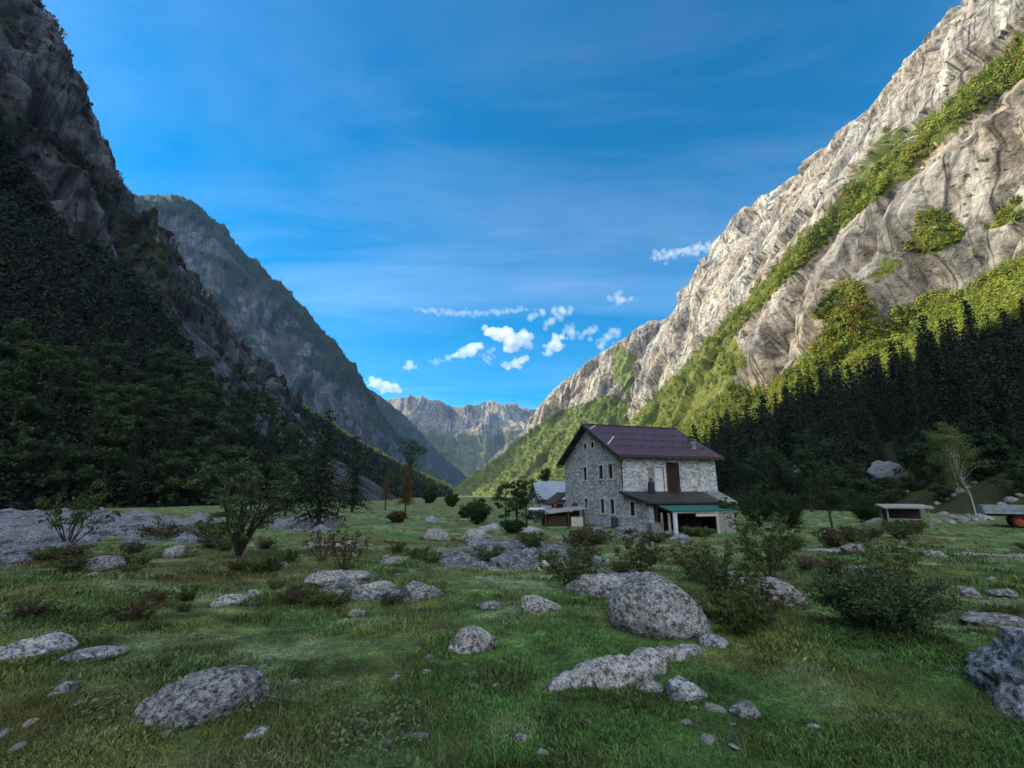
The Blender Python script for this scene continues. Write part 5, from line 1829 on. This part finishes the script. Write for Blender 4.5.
# dark trees and rusty larches in the left middle distance
for i, (px, py, wp, hp_, mt, lab, kind) in enumerate([
        (318, 528, 76, 122, 'spruce', 'tallest dark spruce in the left middle distance', 0), (285, 517, 46, 80, 'spruce', 'dark spruce left of the tallest one', 0),
        (352, 512, 50, 76, 'spruce', 'dark spruce right of the tallest one', 0), (405, 515, 40, 50, 'rust', 'rust-brown larch in front of the dark apron wood', 0), (385, 510, 26, 42, 'rust', 'smaller rust-brown larch on the left of its neighbour', 0),
        (408, 505, 46, 64, 'broad', 'loose dark deciduous tree standing against the blue valley', 1), (338, 523, 20, 40, 'heath', 'bare brownish sapling before the tallest spruce', 1)]):
    p, k = sized(px, py)
    if kind == 0:
        me = spruce(80 + i, hp_ * k, wp * k * (.42 if mt == 'spruce' else .30), mt, 34, 10, .10 if mt == 'spruce' else .26, 2.6)
    else:
        me = broadleaf(80 + i, hp_ * k, wp * k * .5, mt, 24, 40, 2.2 * k, bare=.3)
    plant('spruce_tree' if mt == 'spruce' else ('larch_tree' if mt == 'rust' else 'leafy_tree'), me, p, lab, 'tree')
# orange tree and its neighbours high on the sunny slope
for i, (px, py, hpx, mt, lab) in enumerate([(853, 333, 30, 'autumn', 'orange autumn tree high on the sunny right slope'), (838, 316, 26, 'broad_light', 'bright green tree left above the orange autumn tree'), (826, 318, 20, 'broad_light', 'smaller bright tree left of the green one above the slope')]):
    q = r1_at(px, py); k = np.linalg.norm(q) / FPX * .8
    plant('leafy_tree', broadleaf(95 + i, hpx * k, hpx * k * .55, mt, 26, 46, 2.2 * k, bare=.1), q, lab, 'tree')

# ------------------------------------------------------------------ forests
def pick(loftd, n, test, rng, weight_veg=None):
    """random grid points of a mountain flank, evenly spread as seen along the valley"""
    px, py = loftd['px'], loftd['py']
    du = np.abs(np.gradient(px, axis=1)) + 1e-6
    dv = np.abs(np.gradient(py, axis=0)) + 1e-6
    wgt = np.clip(du * dv, 0, 40) * test(px, py, loftd['pos'])
    if weight_veg is not None:
        wgt = wgt * np.clip((loftd['veg'] - weight_veg) * 4, 0, 1)
    wgt = wgt.ravel()
    c = np.cumsum(wgt)
    idx = np.searchsorted(c, rng.random(n) * c[-1])
    p = loftd['pos'].reshape(-1, 3)[idx].copy()
    return p


def blob(kind, seed, n=44, ls=1.0):
    rng = np.random.default_rng(seed)
    if kind == 'cone':
        z = rng.random(n) ** 1.3
        r = (1 - z) ** .9 * .30 * (0.55 + 0.45 * rng.random(n))
        a = rng.uniform(0, 6.3, n)
        c = np.stack([r * np.cos(a), r * np.sin(a), z * .97 + .03], 1)
        b = np.stack([np.cos(a), np.sin(a), np.full(n, -.6)], 1)
        v, f = cards(rng, c, .26 * ls * (1.1 - .6 * z), .6, b, np.stack([np.cos(a), np.sin(a), np.full(n, .45)], 1))
    else:
        d = rng.normal(size=(n, 3))
        d /= np.linalg.norm(d, axis=1)[:, None]
        d[:, 2] = np.abs(d[:, 2]) if kind == 'bush' else d[:, 2]
        lump = 1 + .35 * np.sin(3 * d[:, 0] + seed) * np.cos(4 * d[:, 1] + seed)
        c = d * (rng.uniform(.6, 1, n) * lump)[:, None] * (.42, .42, .46) + (0, 0, .5 if kind == 'round' else .1)
        v, f = cards(rng, c, rng.uniform(.18, .34, n) * ls, .7, None, d + (0, 0, .25))
    return v, f


def scatter(name, P_, H_, kinds, cols, rng, label, n=44, wide=1.0, ls=1.0):
    protos = [blob(kd, 7 + i * 3 + j, n, ls) for j, kd in enumerate(kinds) for i in range(4)]
    pick_ = rng.integers(len(protos), size=len(P_))
    ang = rng.uniform(0, 6.3, len(P_))
    cols = np.array(cols)
    cc = cols[rng.integers(len(cols), size=len(P_))] * rng.uniform(.75, 1.25, (len(P_), 1))
    Vs, Fs, Cs, off = [], [], [], 0
    for k, (v, f) in enumerate(protos):
        m = np.where(pick_ == k)[0]
        if not len(m):
            continue
        c, s = np.cos(ang[m])[:, None], np.sin(ang[m])[:, None]
        h = H_[m][:, None]
        V = np.stack([(v[None, :, 0] * c - v[None, :, 1] * s) * h * wide + P_[m, 0:1], (v[None, :, 0] * s + v[None, :, 1] * c) * h * wide + P_[m, 1:2], v[None, :, 2] * h + P_[m, 2:3] - .3], -1)
        nv = len(v)
        Vs.append(V.reshape(-1, 3))
        Fs.append((f[None] + (np.arange(len(m)) * nv)[:, None, None]).reshape(-1, 4) + off)
        tone = np.repeat(rng.uniform(.7, 1.3, (len(m), nv // 4, 1)), 4, 1)
        Cs.append((cc[m][:, None] * tone).reshape(-1, 3))
        off += nv * len(m)
    C = np.concatenate(Cs)
    C = np.concatenate([C, np.ones((len(C), 1))], 1)
    link(name, mesh_np(name, np.concatenate(Vs), np.concatenate(Fs), [MAT['blend']], False, {'col': C}), label=label, kind='stuff')


rng = np.random.default_rng(2024)
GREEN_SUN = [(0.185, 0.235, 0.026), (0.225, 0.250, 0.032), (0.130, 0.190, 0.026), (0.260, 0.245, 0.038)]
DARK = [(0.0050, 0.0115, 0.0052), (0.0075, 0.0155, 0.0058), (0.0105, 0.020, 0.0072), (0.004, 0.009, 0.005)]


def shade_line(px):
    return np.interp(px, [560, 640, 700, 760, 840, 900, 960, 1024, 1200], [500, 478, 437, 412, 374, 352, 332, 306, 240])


pts = pick(r1, 9000, lambda px, py, p: ((px > 560) & (px < 1100) & (py < shade_line(px) + 22) & (p[..., 2] < 420) & (p[..., 1] > 20)), rng, .72)
hh = rng.uniform(4, 9, len(pts)) * np.clip(np.hypot(pts[:, 0], pts[:, 1]) / 320, .55, 1.3)
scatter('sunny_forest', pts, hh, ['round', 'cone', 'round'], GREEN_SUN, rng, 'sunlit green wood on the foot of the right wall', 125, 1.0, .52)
pts = pick(r1, 4200, lambda px, py, p: ((px > 600) & (px < 1100) & (p[..., 2] > 95) & (py < 460) & (p[..., 1] > 20) & (fbm(p[..., 0] / 22, p[..., 1] / 22, p[..., 2] / 22, 3, 711) > .46)), rng, .52)
hh = rng.uniform(3.0, 7.5, len(pts)) * np.clip(np.hypot(pts[:, 0], pts[:, 1]) / 450, .6, 1.2)
scatter('ledge_shrubbery', pts, hh, ['bush', 'round'], GREEN_SUN + [(0.06, 0.075, 0.02)], rng, 'bushes along the ledges of the right wall', 90, 1.0, .58)
pts = pick(r1, 700, lambda px, py, p: ((px > 640) & (px < 1060) & (p[..., 1] > 20) & (p[..., 2] > 120)), rng)
scatter('cliff_shrubbery', pts, rng.uniform(1.5, 4.0, len(pts)), ['bush'], GREEN_SUN, rng, 'scattered small bushes on the right wall', 30)
pts = pick(r2, 5000, lambda px, py, p: ((px > 440) & (px < 700) & (py < 500)), rng, .6)
scatter('spur_forest', pts, rng.uniform(5, 11, len(pts)), ['bush', 'round'], [(0.140, 0.185, 0.034), (0.170, 0.195, 0.040), (0.105, 0.150, 0.032)], rng, 'sunlit woods on the spur at the valley end', 26)
# left side
pts = pick(l1, 5600, lambda px, py, p: ((px > -60) & (px < 360) & (py < 505) & (p[..., 1] > 20)), rng, .62)
hh = rng.uniform(6, 12, len(pts)) * np.clip(np.hypot(pts[:, 0], pts[:, 1]) / 260, .6, 1.3)
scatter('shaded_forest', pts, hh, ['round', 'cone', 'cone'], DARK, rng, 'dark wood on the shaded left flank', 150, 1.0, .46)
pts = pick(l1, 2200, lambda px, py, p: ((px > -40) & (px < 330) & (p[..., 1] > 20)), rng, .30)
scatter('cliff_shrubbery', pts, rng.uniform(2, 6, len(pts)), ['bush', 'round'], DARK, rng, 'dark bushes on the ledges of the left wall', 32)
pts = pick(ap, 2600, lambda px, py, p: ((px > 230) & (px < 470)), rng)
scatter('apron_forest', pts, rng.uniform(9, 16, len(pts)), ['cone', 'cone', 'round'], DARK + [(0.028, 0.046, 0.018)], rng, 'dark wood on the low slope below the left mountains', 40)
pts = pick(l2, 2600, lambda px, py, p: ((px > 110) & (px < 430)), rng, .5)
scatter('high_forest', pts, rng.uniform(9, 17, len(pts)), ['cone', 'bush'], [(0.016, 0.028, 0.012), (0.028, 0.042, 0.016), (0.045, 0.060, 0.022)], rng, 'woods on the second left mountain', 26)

pts = np.concatenate([ap['pos'][-k_][(ap['px'][-k_] > 285) & (ap['px'][-k_] < 462)][::1] for k_ in (1, 3, 6)])
pts = pts[rng.random(len(pts)) < .75] + rng.normal(0, 2.5, (1, 3)) * (1, 1, 0)
scatter('crest_wood', pts, rng.uniform(7, 15, len(pts)), ['cone', 'round'], GREEN_SUN, rng, 'sunlit tree tops along the edge of the low wooded slope', 60, 1.0, .8)  # lit crest tips put into the colour: brighter greens than the wood below

# single trees: crest of the left wall
crest_me = []
for i in range(4):
    v, f = blob('cone' if i % 2 else 'round', 60 + i, 70)
    c = np.concatenate([np.broadcast_to(np.array((0.05, 0.05, 0.035)) * (.9 + .1 * i), (len(v), 3)), np.ones((len(v), 1))], 1)
    crest_me.append(mesh_np('crest_tree', v, f, [MAT['blend']], False, {'col': c}))
row = l1['pos'][-2]
rpx, rpy = l1['px'][-2], l1['py'][-2]
vis = np.where((rpx > 20) & (rpx < 285) & (row[:, 1] > 100))[0]
lastx = None
for k in np.linspace(0, len(vis) - 1, 130).astype(int):
    q = row[vis[k]] + rng.normal(0, 2.0, 3) * (1, 1, .2)
    o = link('crest_tree', crest_me[rng.integers(4)], loc=(q[0], q[1], q[2] - 1.0), label='small dark tree on the crest line of the left wall', cat='tree', group='trees along the crest of the left wall')
    s = rng.uniform(8, 14)
    o.scale = (s, s, s)
    o.rotation_euler = (0, 0, rng.uniform(0, 6.3))

# single trees: dark conifers of the right slope
sp_protos = [spruce(200 + i, 1.0, rng.uniform(.17, .27), 'spruce', 30, 11, .02, 2.0) for i in range(6)]
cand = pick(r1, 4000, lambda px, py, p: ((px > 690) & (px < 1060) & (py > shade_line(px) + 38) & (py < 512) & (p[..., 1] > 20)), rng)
cpx, cpy = project(cand)
chosen = []
for i in range(len(cand)):
    if len(chosen) >= 270:
        break
    if 895 < cpx[i] < 1040 and cpy[i] > 474:
        continue
    if 860 < cpx[i] < 912 and cpy[i] > 462 or 780 < cpx[i] < 818 and cpy[i] > 466:
        continue
    if all((cand[i][0] - cand[j][0]) ** 2 + (cand[i][1] - cand[j][1]) ** 2 > 4.0 ** 2 for j in chosen):
        chosen.append(i)
first = {}
for i in chosen:
    kd = int(rng.integers(6))
    q = cand[i]
    H = rng.uniform(14, 25) * np.clip(np.hypot(q[0], q[1]) / 170, .7, 1.3)
    lab = 'dark spruce in the shaded wood on the right slope'
    H = min(H, max(5.0, (cpy[i] - shade_line(cpx[i]) + rng.uniform(-16, 16)) / FPX * float(np.hypot(q[0], q[1]))))
    if kd not in first:
        first[kd] = plant('spruce_tree', sp_protos[kd], q - (0, 0, .5), lab, 'tree', 'dark spruces on the right slope', rng.uniform(0, 6.3), H)
    else:
        copy_thing(first[kd], tuple(q - (0, 0, .5)), rng.uniform(0, 6.3), (H * rng.uniform(.9, 1.15),) * 2 + (H,))
# single bushes and leafy trees along the right forest edge
edge_protos = [broadleaf(260 + i, 1.0, .42, 'broad', 26, 110, .05, bare=.06) for i in range(4)]
EDGE = [(708, 498), (722, 490), (738, 484), (752, 496), (768, 482), (782, 498), (797, 494), (815, 500), (826, 486), (838, 504), (852, 496), (862, 506), (876, 503), (893, 500), (845, 478), (758, 470), (735, 466), (916, 488), (1004, 470), (868, 470), (925, 470), (990, 466), (1018, 472), (775, 466), (812, 468), (932, 486), (945, 478), (958, 472), (985, 480), (1000, 485), (1015, 490), (1030, 482), (940, 498), (1010, 476)]
fe = None
for i, (px, py) in enumerate(EDGE):
    q = r1_at(px, py)
    H = rng.uniform(4.5, 8.5) * np.clip(q[1] / 90, .7, 1.6)
    if fe is None:
        fe = plant('leafy_tree', edge_protos[0], q - (0, 0, .4), 'dark leafy bush-like tree along the right forest edge', 'tree', 'leafy trees along the right forest edge', 0, H)
    else:
        o = copy_thing(fe, tuple(q - (0, 0, .4)), rng.uniform(0, 6.3), (H, H, H * rng.uniform(.8, 1.15)))
        for c, me in zip(o.children, edge_protos[i % 4]):
            c.data = me
# single trees: front rows of the left wood
bl_protos = [broadleaf(230 + i, 1.0, .34, 'broad', 26, 110, .046, bare=.10) for i in range(4)] + [spruce(240 + i, 1.0, .2, 'spruce', 28, 10, .04, 2.0) for i in range(3)]
cand = pick(l1, 3000, lambda px, py, p: ((px > -50) & (px < 330) & (py > 380) & (py < 512) & (p[..., 1] > 20)), rng)
chosen = []
for i in range(len(cand)):
    if len(chosen) >= 190:
        break
    if all((cand[i][0] - cand[j][0]) ** 2 + (cand[i][1] - cand[j][1]) ** 2 > 4.5 ** 2 for j in chosen):
        chosen.append(i)
first = {}
for i in chosen:
    kd = int(rng.integers(7))
    q = cand[i]
    H = rng.uniform(8, 15) * np.clip(np.hypot(q[0], q[1]) / 150, .8, 1.3)
    con = kd >= 4
    lab = 'dark spruce in the front of the shaded left wood' if con else 'dark leafy tree in the front of the shaded left wood'
    if kd not in first:
        first[kd] = plant('spruce_tree' if con else 'leafy_tree', bl_protos[kd], q - (0, 0, .4), lab, 'tree', 'spruces of the left wood' if con else 'leafy trees of the left wood', rng.uniform(0, 6.3), H)
    else:
        copy_thing(first[kd], tuple(q - (0, 0, .4)), rng.uniform(0, 6.3), (H, H, H))

# ------------------------------------------------------------------ grass, heath, weeds
def blade_quads(X, Y, Z, bx, by, tx, ty, L, bend):
    V = np.stack([np.stack([X - bx, Y - by, Z], 1), np.stack([X + bx, Y + by, Z], 1),
                  np.stack([X + bx * .7 + tx * bend, Y + by * .7 + ty * bend, Z + L * .62], 1), np.stack([X - bx * .7 + tx * bend, Y - by * .7 + ty * bend, Z + L * .62], 1),
                  np.stack([X + tx, Y + ty, Z + L * .92], 1)], 1).reshape(-1, 3)
    o = np.arange(len(X)) * 5
    return V, [np.stack([o, o + 1, o + 2, o + 3], 1), np.stack([o + 3, o + 2, o + 4], 1)]


def blades(name, px, py, length, nper, spread, rng, label, width=.10, colf=None, lean=.5):
    x, y = ground_px(px, py)
    ok = (y < 70) & (y > .6)
    x, y = x[ok], y[ok]
    gpx_, gpy_ = px[ok], py[ok]
    ing = np.zeros(len(x), bool)
    for poly, val in GRAVEL:
        if val > .5:
            ing |= inpoly(gpx_, gpy_, poly) & (rng.random(len(x)) < val)
    x, y = x[~ing], y[~ing]
    n = len(x)
    d = np.hypot(x, y)
    sc = np.clip(d / 4.0, .8, 5.0) ** .6
    X = np.repeat(x, nper) + rng.normal(0, 1, n * nper) * spread * np.repeat(sc, nper)
    Y = np.repeat(y, nper) + rng.normal(0, 1, n * nper) * spread * np.repeat(sc, nper)
    Z = ground_z(X, Y) - .005
    patch = np.clip(.55 + 2.4 * (fbm(X / .7, Y / .7, 0, 4, 303) - .45), .45, 1.7)
    L = length * np.repeat(sc, nper) * rng.uniform(.5, 1.4, n * nper) * patch
    W = L * width * rng.uniform(.7, 1.3, n * nper)
    a = rng.uniform(0, 6.3, n * nper)
    b = rng.uniform(0, 6.3, n * nper)
    ln = rng.uniform(.1, lean, n * nper) * L
    bx, by = np.cos(a) * W, np.sin(a) * W
    tx, ty = np.cos(b) * ln, np.sin(b) * ln
    V, F = blade_quads(X, Y, Z, bx, by, tx, ty, L, .4)
    m = n * nper
    c = (ground_col(X, Y) if colf is None else colf(X, Y)) * rng.uniform(.35, 1.9, (m, 1))
    C = np.concatenate([np.repeat(c, 5, 0), np.ones((5 * m, 1))], 1)
    link(name, mesh_np(name, V, F, [MAT['blend']], False, {'col': C}), label=label, kind='stuff')


rng = np.random.default_rng(99)
N = 120000
py = 512 + 300 * rng.random(N) ** .9
px = rng.uniform(-80, 1104, N)
blades('grass', px, py, .036, 4, .035, rng, 'short meadow grass', .13, None, 1.1)
# brown heath strips and rank tufts
N = 26000
py = 520 + 285 * rng.random(N)
px = rng.uniform(-80, 1104, N)
x, y = ground_px(px, py)
n3 = fbm(x / 7.0, y / 4.0, 7.7, 4, 161)
keep = (n3 > .545) | ((px < 460) & (py > 700) & (fbm(x / .8, y / .8, 0, 3, 333) > .47))
px, py = px[keep], py[keep]


def heath_col(X, Y):
    r_ = fbm(X / .6, Y / .6, 4, 3, 411)
    c = np.broadcast_to(np.array((0.095, 0.085, 0.034)), (len(X), 3)).copy()
    c = mix3(c, (0.125, 0.120, 0.035), sstep(.45, .6, r_))
    return mix3(c, (0.080, 0.058, 0.030), sstep(.5, .35, r_))


blades('heath', px, py, .045, 7, .06, rng, 'rank brown heath and withered herbs', .06, heath_col, .8)

# rank tufts: round the rocks and in loose clumps
def tufts(name, cx, cy, n, L0, spread, rng, label, colf, width=.028):
    m = len(cx) * n
    X = np.repeat(cx, n) + rng.normal(0, 1, m) * np.repeat(spread, n)
    Y = np.repeat(cy, n) + rng.normal(0, 1, m) * np.repeat(spread, n)
    Z = ground_z(X, Y) - .01
    L = np.repeat(L0, n) * rng.uniform(.4, 1.25, m)
    W = np.maximum(L * width, .0016 * np.hypot(X, Y) / 4) * rng.uniform(.7, 1.3, m)
    a, b = rng.uniform(0, 6.3, m), rng.uniform(0, 6.3, m)
    ln = rng.uniform(.1, .8, m) * L
    bx, by, tx, ty = np.cos(a) * W, np.sin(a) * W, np.cos(b) * ln, np.sin(b) * ln
    V, F = blade_quads(X, Y, Z, bx, by, tx, ty, L, .35)
    c = colf(X, Y) * rng.uniform(.5, 1.6, (m, 1))
    C = np.concatenate([np.repeat(c, 5, 0), np.ones((5 * m, 1))], 1)
    link(name, mesh_np(name, V, F, [MAT['blend']], False, {'col': C}), label=label, kind='stuff')


cx, cy = [], []
for (fx, fy, a_, b_) in FOOT:
    if fy > 30:
        continue
    for t_ in rng.uniform(0, 6.3, int(np.clip(60 * a_, 10, 70))):
        k_ = rng.uniform(.95, 1.2)
        cx.append(fx + a_ * k_ * math.cos(t_))
        cy.append(fy + b_ * k_ * math.sin(t_))
cx, cy = np.array(cx), np.array(cy)
dd = np.hypot(cx, cy)
tufts('grass_tufts', cx, cy, 12, .07 * np.clip(dd / 5, .8, 2.2), .04 * np.clip(dd / 5, .8, 2.5), rng, 'longer grass growing round the rocks', lambda X, Y: ground_col(X, Y) * .9)
px = rng.uniform(-60, 1090, 5200)
py = 525 + 260 * rng.random(5200) ** 1.1
x, y = ground_px(px, py)
kp = fbm(x / 1.6, y / 1.6, 0, 4, 515) > .53
x, y = x[kp], y[kp]
dd = np.hypot(x, y)
tufts('rank_grass', x, y, 16, rng.uniform(.03, .085, len(x)) * np.clip(dd / 5, .8, 2.2), .045 * np.clip(dd / 5, .8, 2.5), rng, 'rank straw coloured grass clumps', lambda X, Y: mix3(ground_col(X, Y), (0.17, 0.155, 0.06), .25 + .6 * vnoise(X / .3, Y / .3, 0, 71)))
# dry stalks and broad leaved weeds along the lower left edge
px = np.concatenate([rng.uniform(60, 480, 170), rng.uniform(480, 1024, 25)])
py = np.concatenate([rng.uniform(705, 790, 170), rng.uniform(700, 790, 25)])
x, y = ground_px(px, py)
tufts('dry_stalks', x, y, 4, rng.uniform(.08, .20, len(x)), np.full(len(x), .03), rng, 'dry stalks in the foreground grass', lambda X, Y: np.broadcast_to(np.array((.20, .17, .10)), (len(X), 3)), .010)
n_ = 1600
px, py = rng.uniform(80, 420, n_), rng.uniform(705, 785, n_)
x, y = ground_px(px, py)
kp = fbm(x / .5, y / .5, 0, 3, 616) > .5
x, y = x[kp], y[kp]
cc_ = np.stack([x, y, ground_z(x, y) + rng.uniform(.02, .10, len(x))], 1)
v, f = cards(rng, cc_, rng.uniform(.022, .045, len(x)), .6, None, np.tile((0, -.3, 1.0), (len(x), 1)))
cl = np.repeat(np.array((.07, .10, .045)) * rng.uniform(.6, 1.6, (len(x), 1)), 4, 0)
link('weeds', mesh_np('weeds', v, f, [MAT['blend']], False, {'col': np.concatenate([cl, np.ones((len(cl), 1))], 1)}), label='broad leaved weeds in the foreground grass', kind='stuff')

# ------------------------------------------------------------------ clouds: closed billows of droplets far beyond the range
cm = bpy.data.materials.new('cloud_droplets')
cm.use_nodes = True
ct = NT(cm.node_tree)
co = ct.n('ShaderNodeOutputMaterial')
cv = ct.n('ShaderNodeVolumePrincipled')
cv.inputs['Color'].default_value = (1, 1, 1, 1)
cv.inputs['Density'].default_value = 0.0042
cv.inputs['Anisotropy'].default_value = 0.0
ct.l(cv.outputs[0], co.inputs['Volume'])
cm2 = bpy.data.materials.new('thin_cloud_droplets')
cm2.use_nodes = True
ct = NT(cm2.node_tree)
co = ct.n('ShaderNodeOutputMaterial')
cv = ct.n('ShaderNodeVolumePrincipled')
cv.inputs['Color'].default_value = (1, 1, 1, 1)
cv.inputs['Density'].default_value = 0.0016
ct.l(cv.outputs[0], co.inputs['Volume'])
CLOUDS = [
    ([(492, 333, 8), (500, 335, 10), (508, 336, 12), (519, 340, 11), (511, 348, 8), (527, 344, 7), (485, 328, 5)], 0, 'largest white puffy cloud above the valley end'),
    ([(471, 350, 9), (463, 353, 7), (454, 356, 4), (477, 346, 5), (448, 358, 3)], 0, 'second puffy cloud left of the largest'),
    ([(508, 366, 5), (515, 364, 6), (521, 361, 6), (526, 358, 4)], 0, 'small cloud just beneath the largest one'),
    ([(556, 341, 7), (551, 346, 6), (561, 337, 5), (548, 352, 4), (556, 348, 6)], 0, 'medium cloud right of the largest one'),
    ([(410, 365, 5), (415, 367, 3), (405, 367, 3)], 0, 'small cloud alone left above the far range'),
    ([(377, 384, 7), (386, 386, 8), (394, 388, 7), (399, 391, 4), (371, 380, 4)], 0, 'low cloud touching the left mountain edge'),
    ([(438, 363, 3), (441, 361, 2)], 1, 'tiny cloud flake left of the second puffy cloud'),
    ([(488, 352, 3), (489, 358, 3), (487, 362, 2)], 1, 'thin upright cloud wisp below the largest cloud'),
    ([(534, 314, 4), (538, 314, 3)], 1, 'little flat cloud at the right end of the long streak'),
    ([(556, 314, 4), (562, 310, 5), (566, 313, 3), (550, 323, 4), (545, 324, 3), (555, 321, 3)], 1, 'ragged cloud above the medium cloud'),
    ([(571, 328, 4), (573, 333, 4), (569, 331, 3)], 1, 'oval flake right of the ragged cloud'),
    ([(583, 335, 4), (590, 332, 4), (596, 328, 3)], 1, 'slanting flake near the spur crest'),
    ([(602, 341, 4), (608, 336, 4), (613, 331, 4), (600, 345, 3)], 1, 'thin flake closest to the spur crest'),
    ([(615, 297, 4), (618, 302, 4), (623, 301, 3)], 1, 'lonely flake highest on the right'),
    ([(x, 310 + 3.0 * math.sin((x - 418) / 33.0), 2.1 + .7 * math.sin(x * .9)) for x in range(416, 524, 3)], 1, 'long thin cloud streak above the puffy clouds'),
    ([(x, 256 - (x - 655) * .16 + 1.5 * math.sin(x), 3.0 + 1.0 * math.sin(x * .7)) for x in range(655, 722, 3)], 1, 'bright wispy cloud beside the right wall crest'),
]
for i, (bl, thin, lab) in enumerate(CLOUDS):
    crng = np.random.default_rng(700 + i)
    Y0 = 7300.0 + 130 * i
    c0 = P(np.mean([b[0] for b in bl]), np.mean([b[1] for b in bl]), Y0)
    bm = bmesh.new()
    kk = Y0 / FPX * (1.12 if not thin else 1.45)
    for (px, py, r_) in bl:
        q = P(px, py, Y0) - c0
        reps = 7
        for s in range(reps):
            off = crng.normal(0, .55 if not thin else .8, 3) * r_ * kk * (1, 1, .5) if s else np.zeros(3)
            rr = r_ * kk * ((.72 if s == 0 else crng.uniform(.25, .5)) if not thin else crng.uniform(.35, .7))
            bmesh.ops.create_icosphere(bm, subdivisions=2, radius=rr, matrix=Matrix.Translation(Vector(q + off)))
    tmp = bpy.data.meshes.new('tmp')
    bm.to_mesh(tmp)
    bm.free()
    to = bpy.data.objects.new('tmp', tmp)
    scene.collection.objects.link(to)
    md = to.modifiers.new('r', 'REMESH')
    md.mode = 'VOXEL'
    md.voxel_size = (10.0 if not thin else 9.0)
    dg = bpy.context.evaluated_depsgraph_get()
    em = bpy.data.meshes.new_from_object(to.evaluated_get(dg))
    bpy.data.objects.remove(to)
    n = len(em.vertices)
    V = np.empty(n * 3, np.float32)
    em.vertices.foreach_get('co', V)
    V = V.reshape(-1, 3)
    NN = np.empty(n * 3, np.float32)
    em.vertices.foreach_get('normal', NN)
    NN = NN.reshape(-1, 3)
    o3 = crng.uniform(0, 50, 3)
    dsp = (95 if not thin else 50) * (fbm(V[:, 0] / 85 + o3[0], V[:, 1] / 85 + o3[1], V[:, 2] / 65 + o3[2], 5, 77, .68) - .5) * 1.0
    V = V + NN * dsp[:, None]
    em.vertices.foreach_set('co', V.ravel())
    em.materials.clear()
    em.materials.append(cm2 if thin else cm)
    em.update()
    link('cloud', em, loc=tuple(c0), label=lab, cat='cloud')
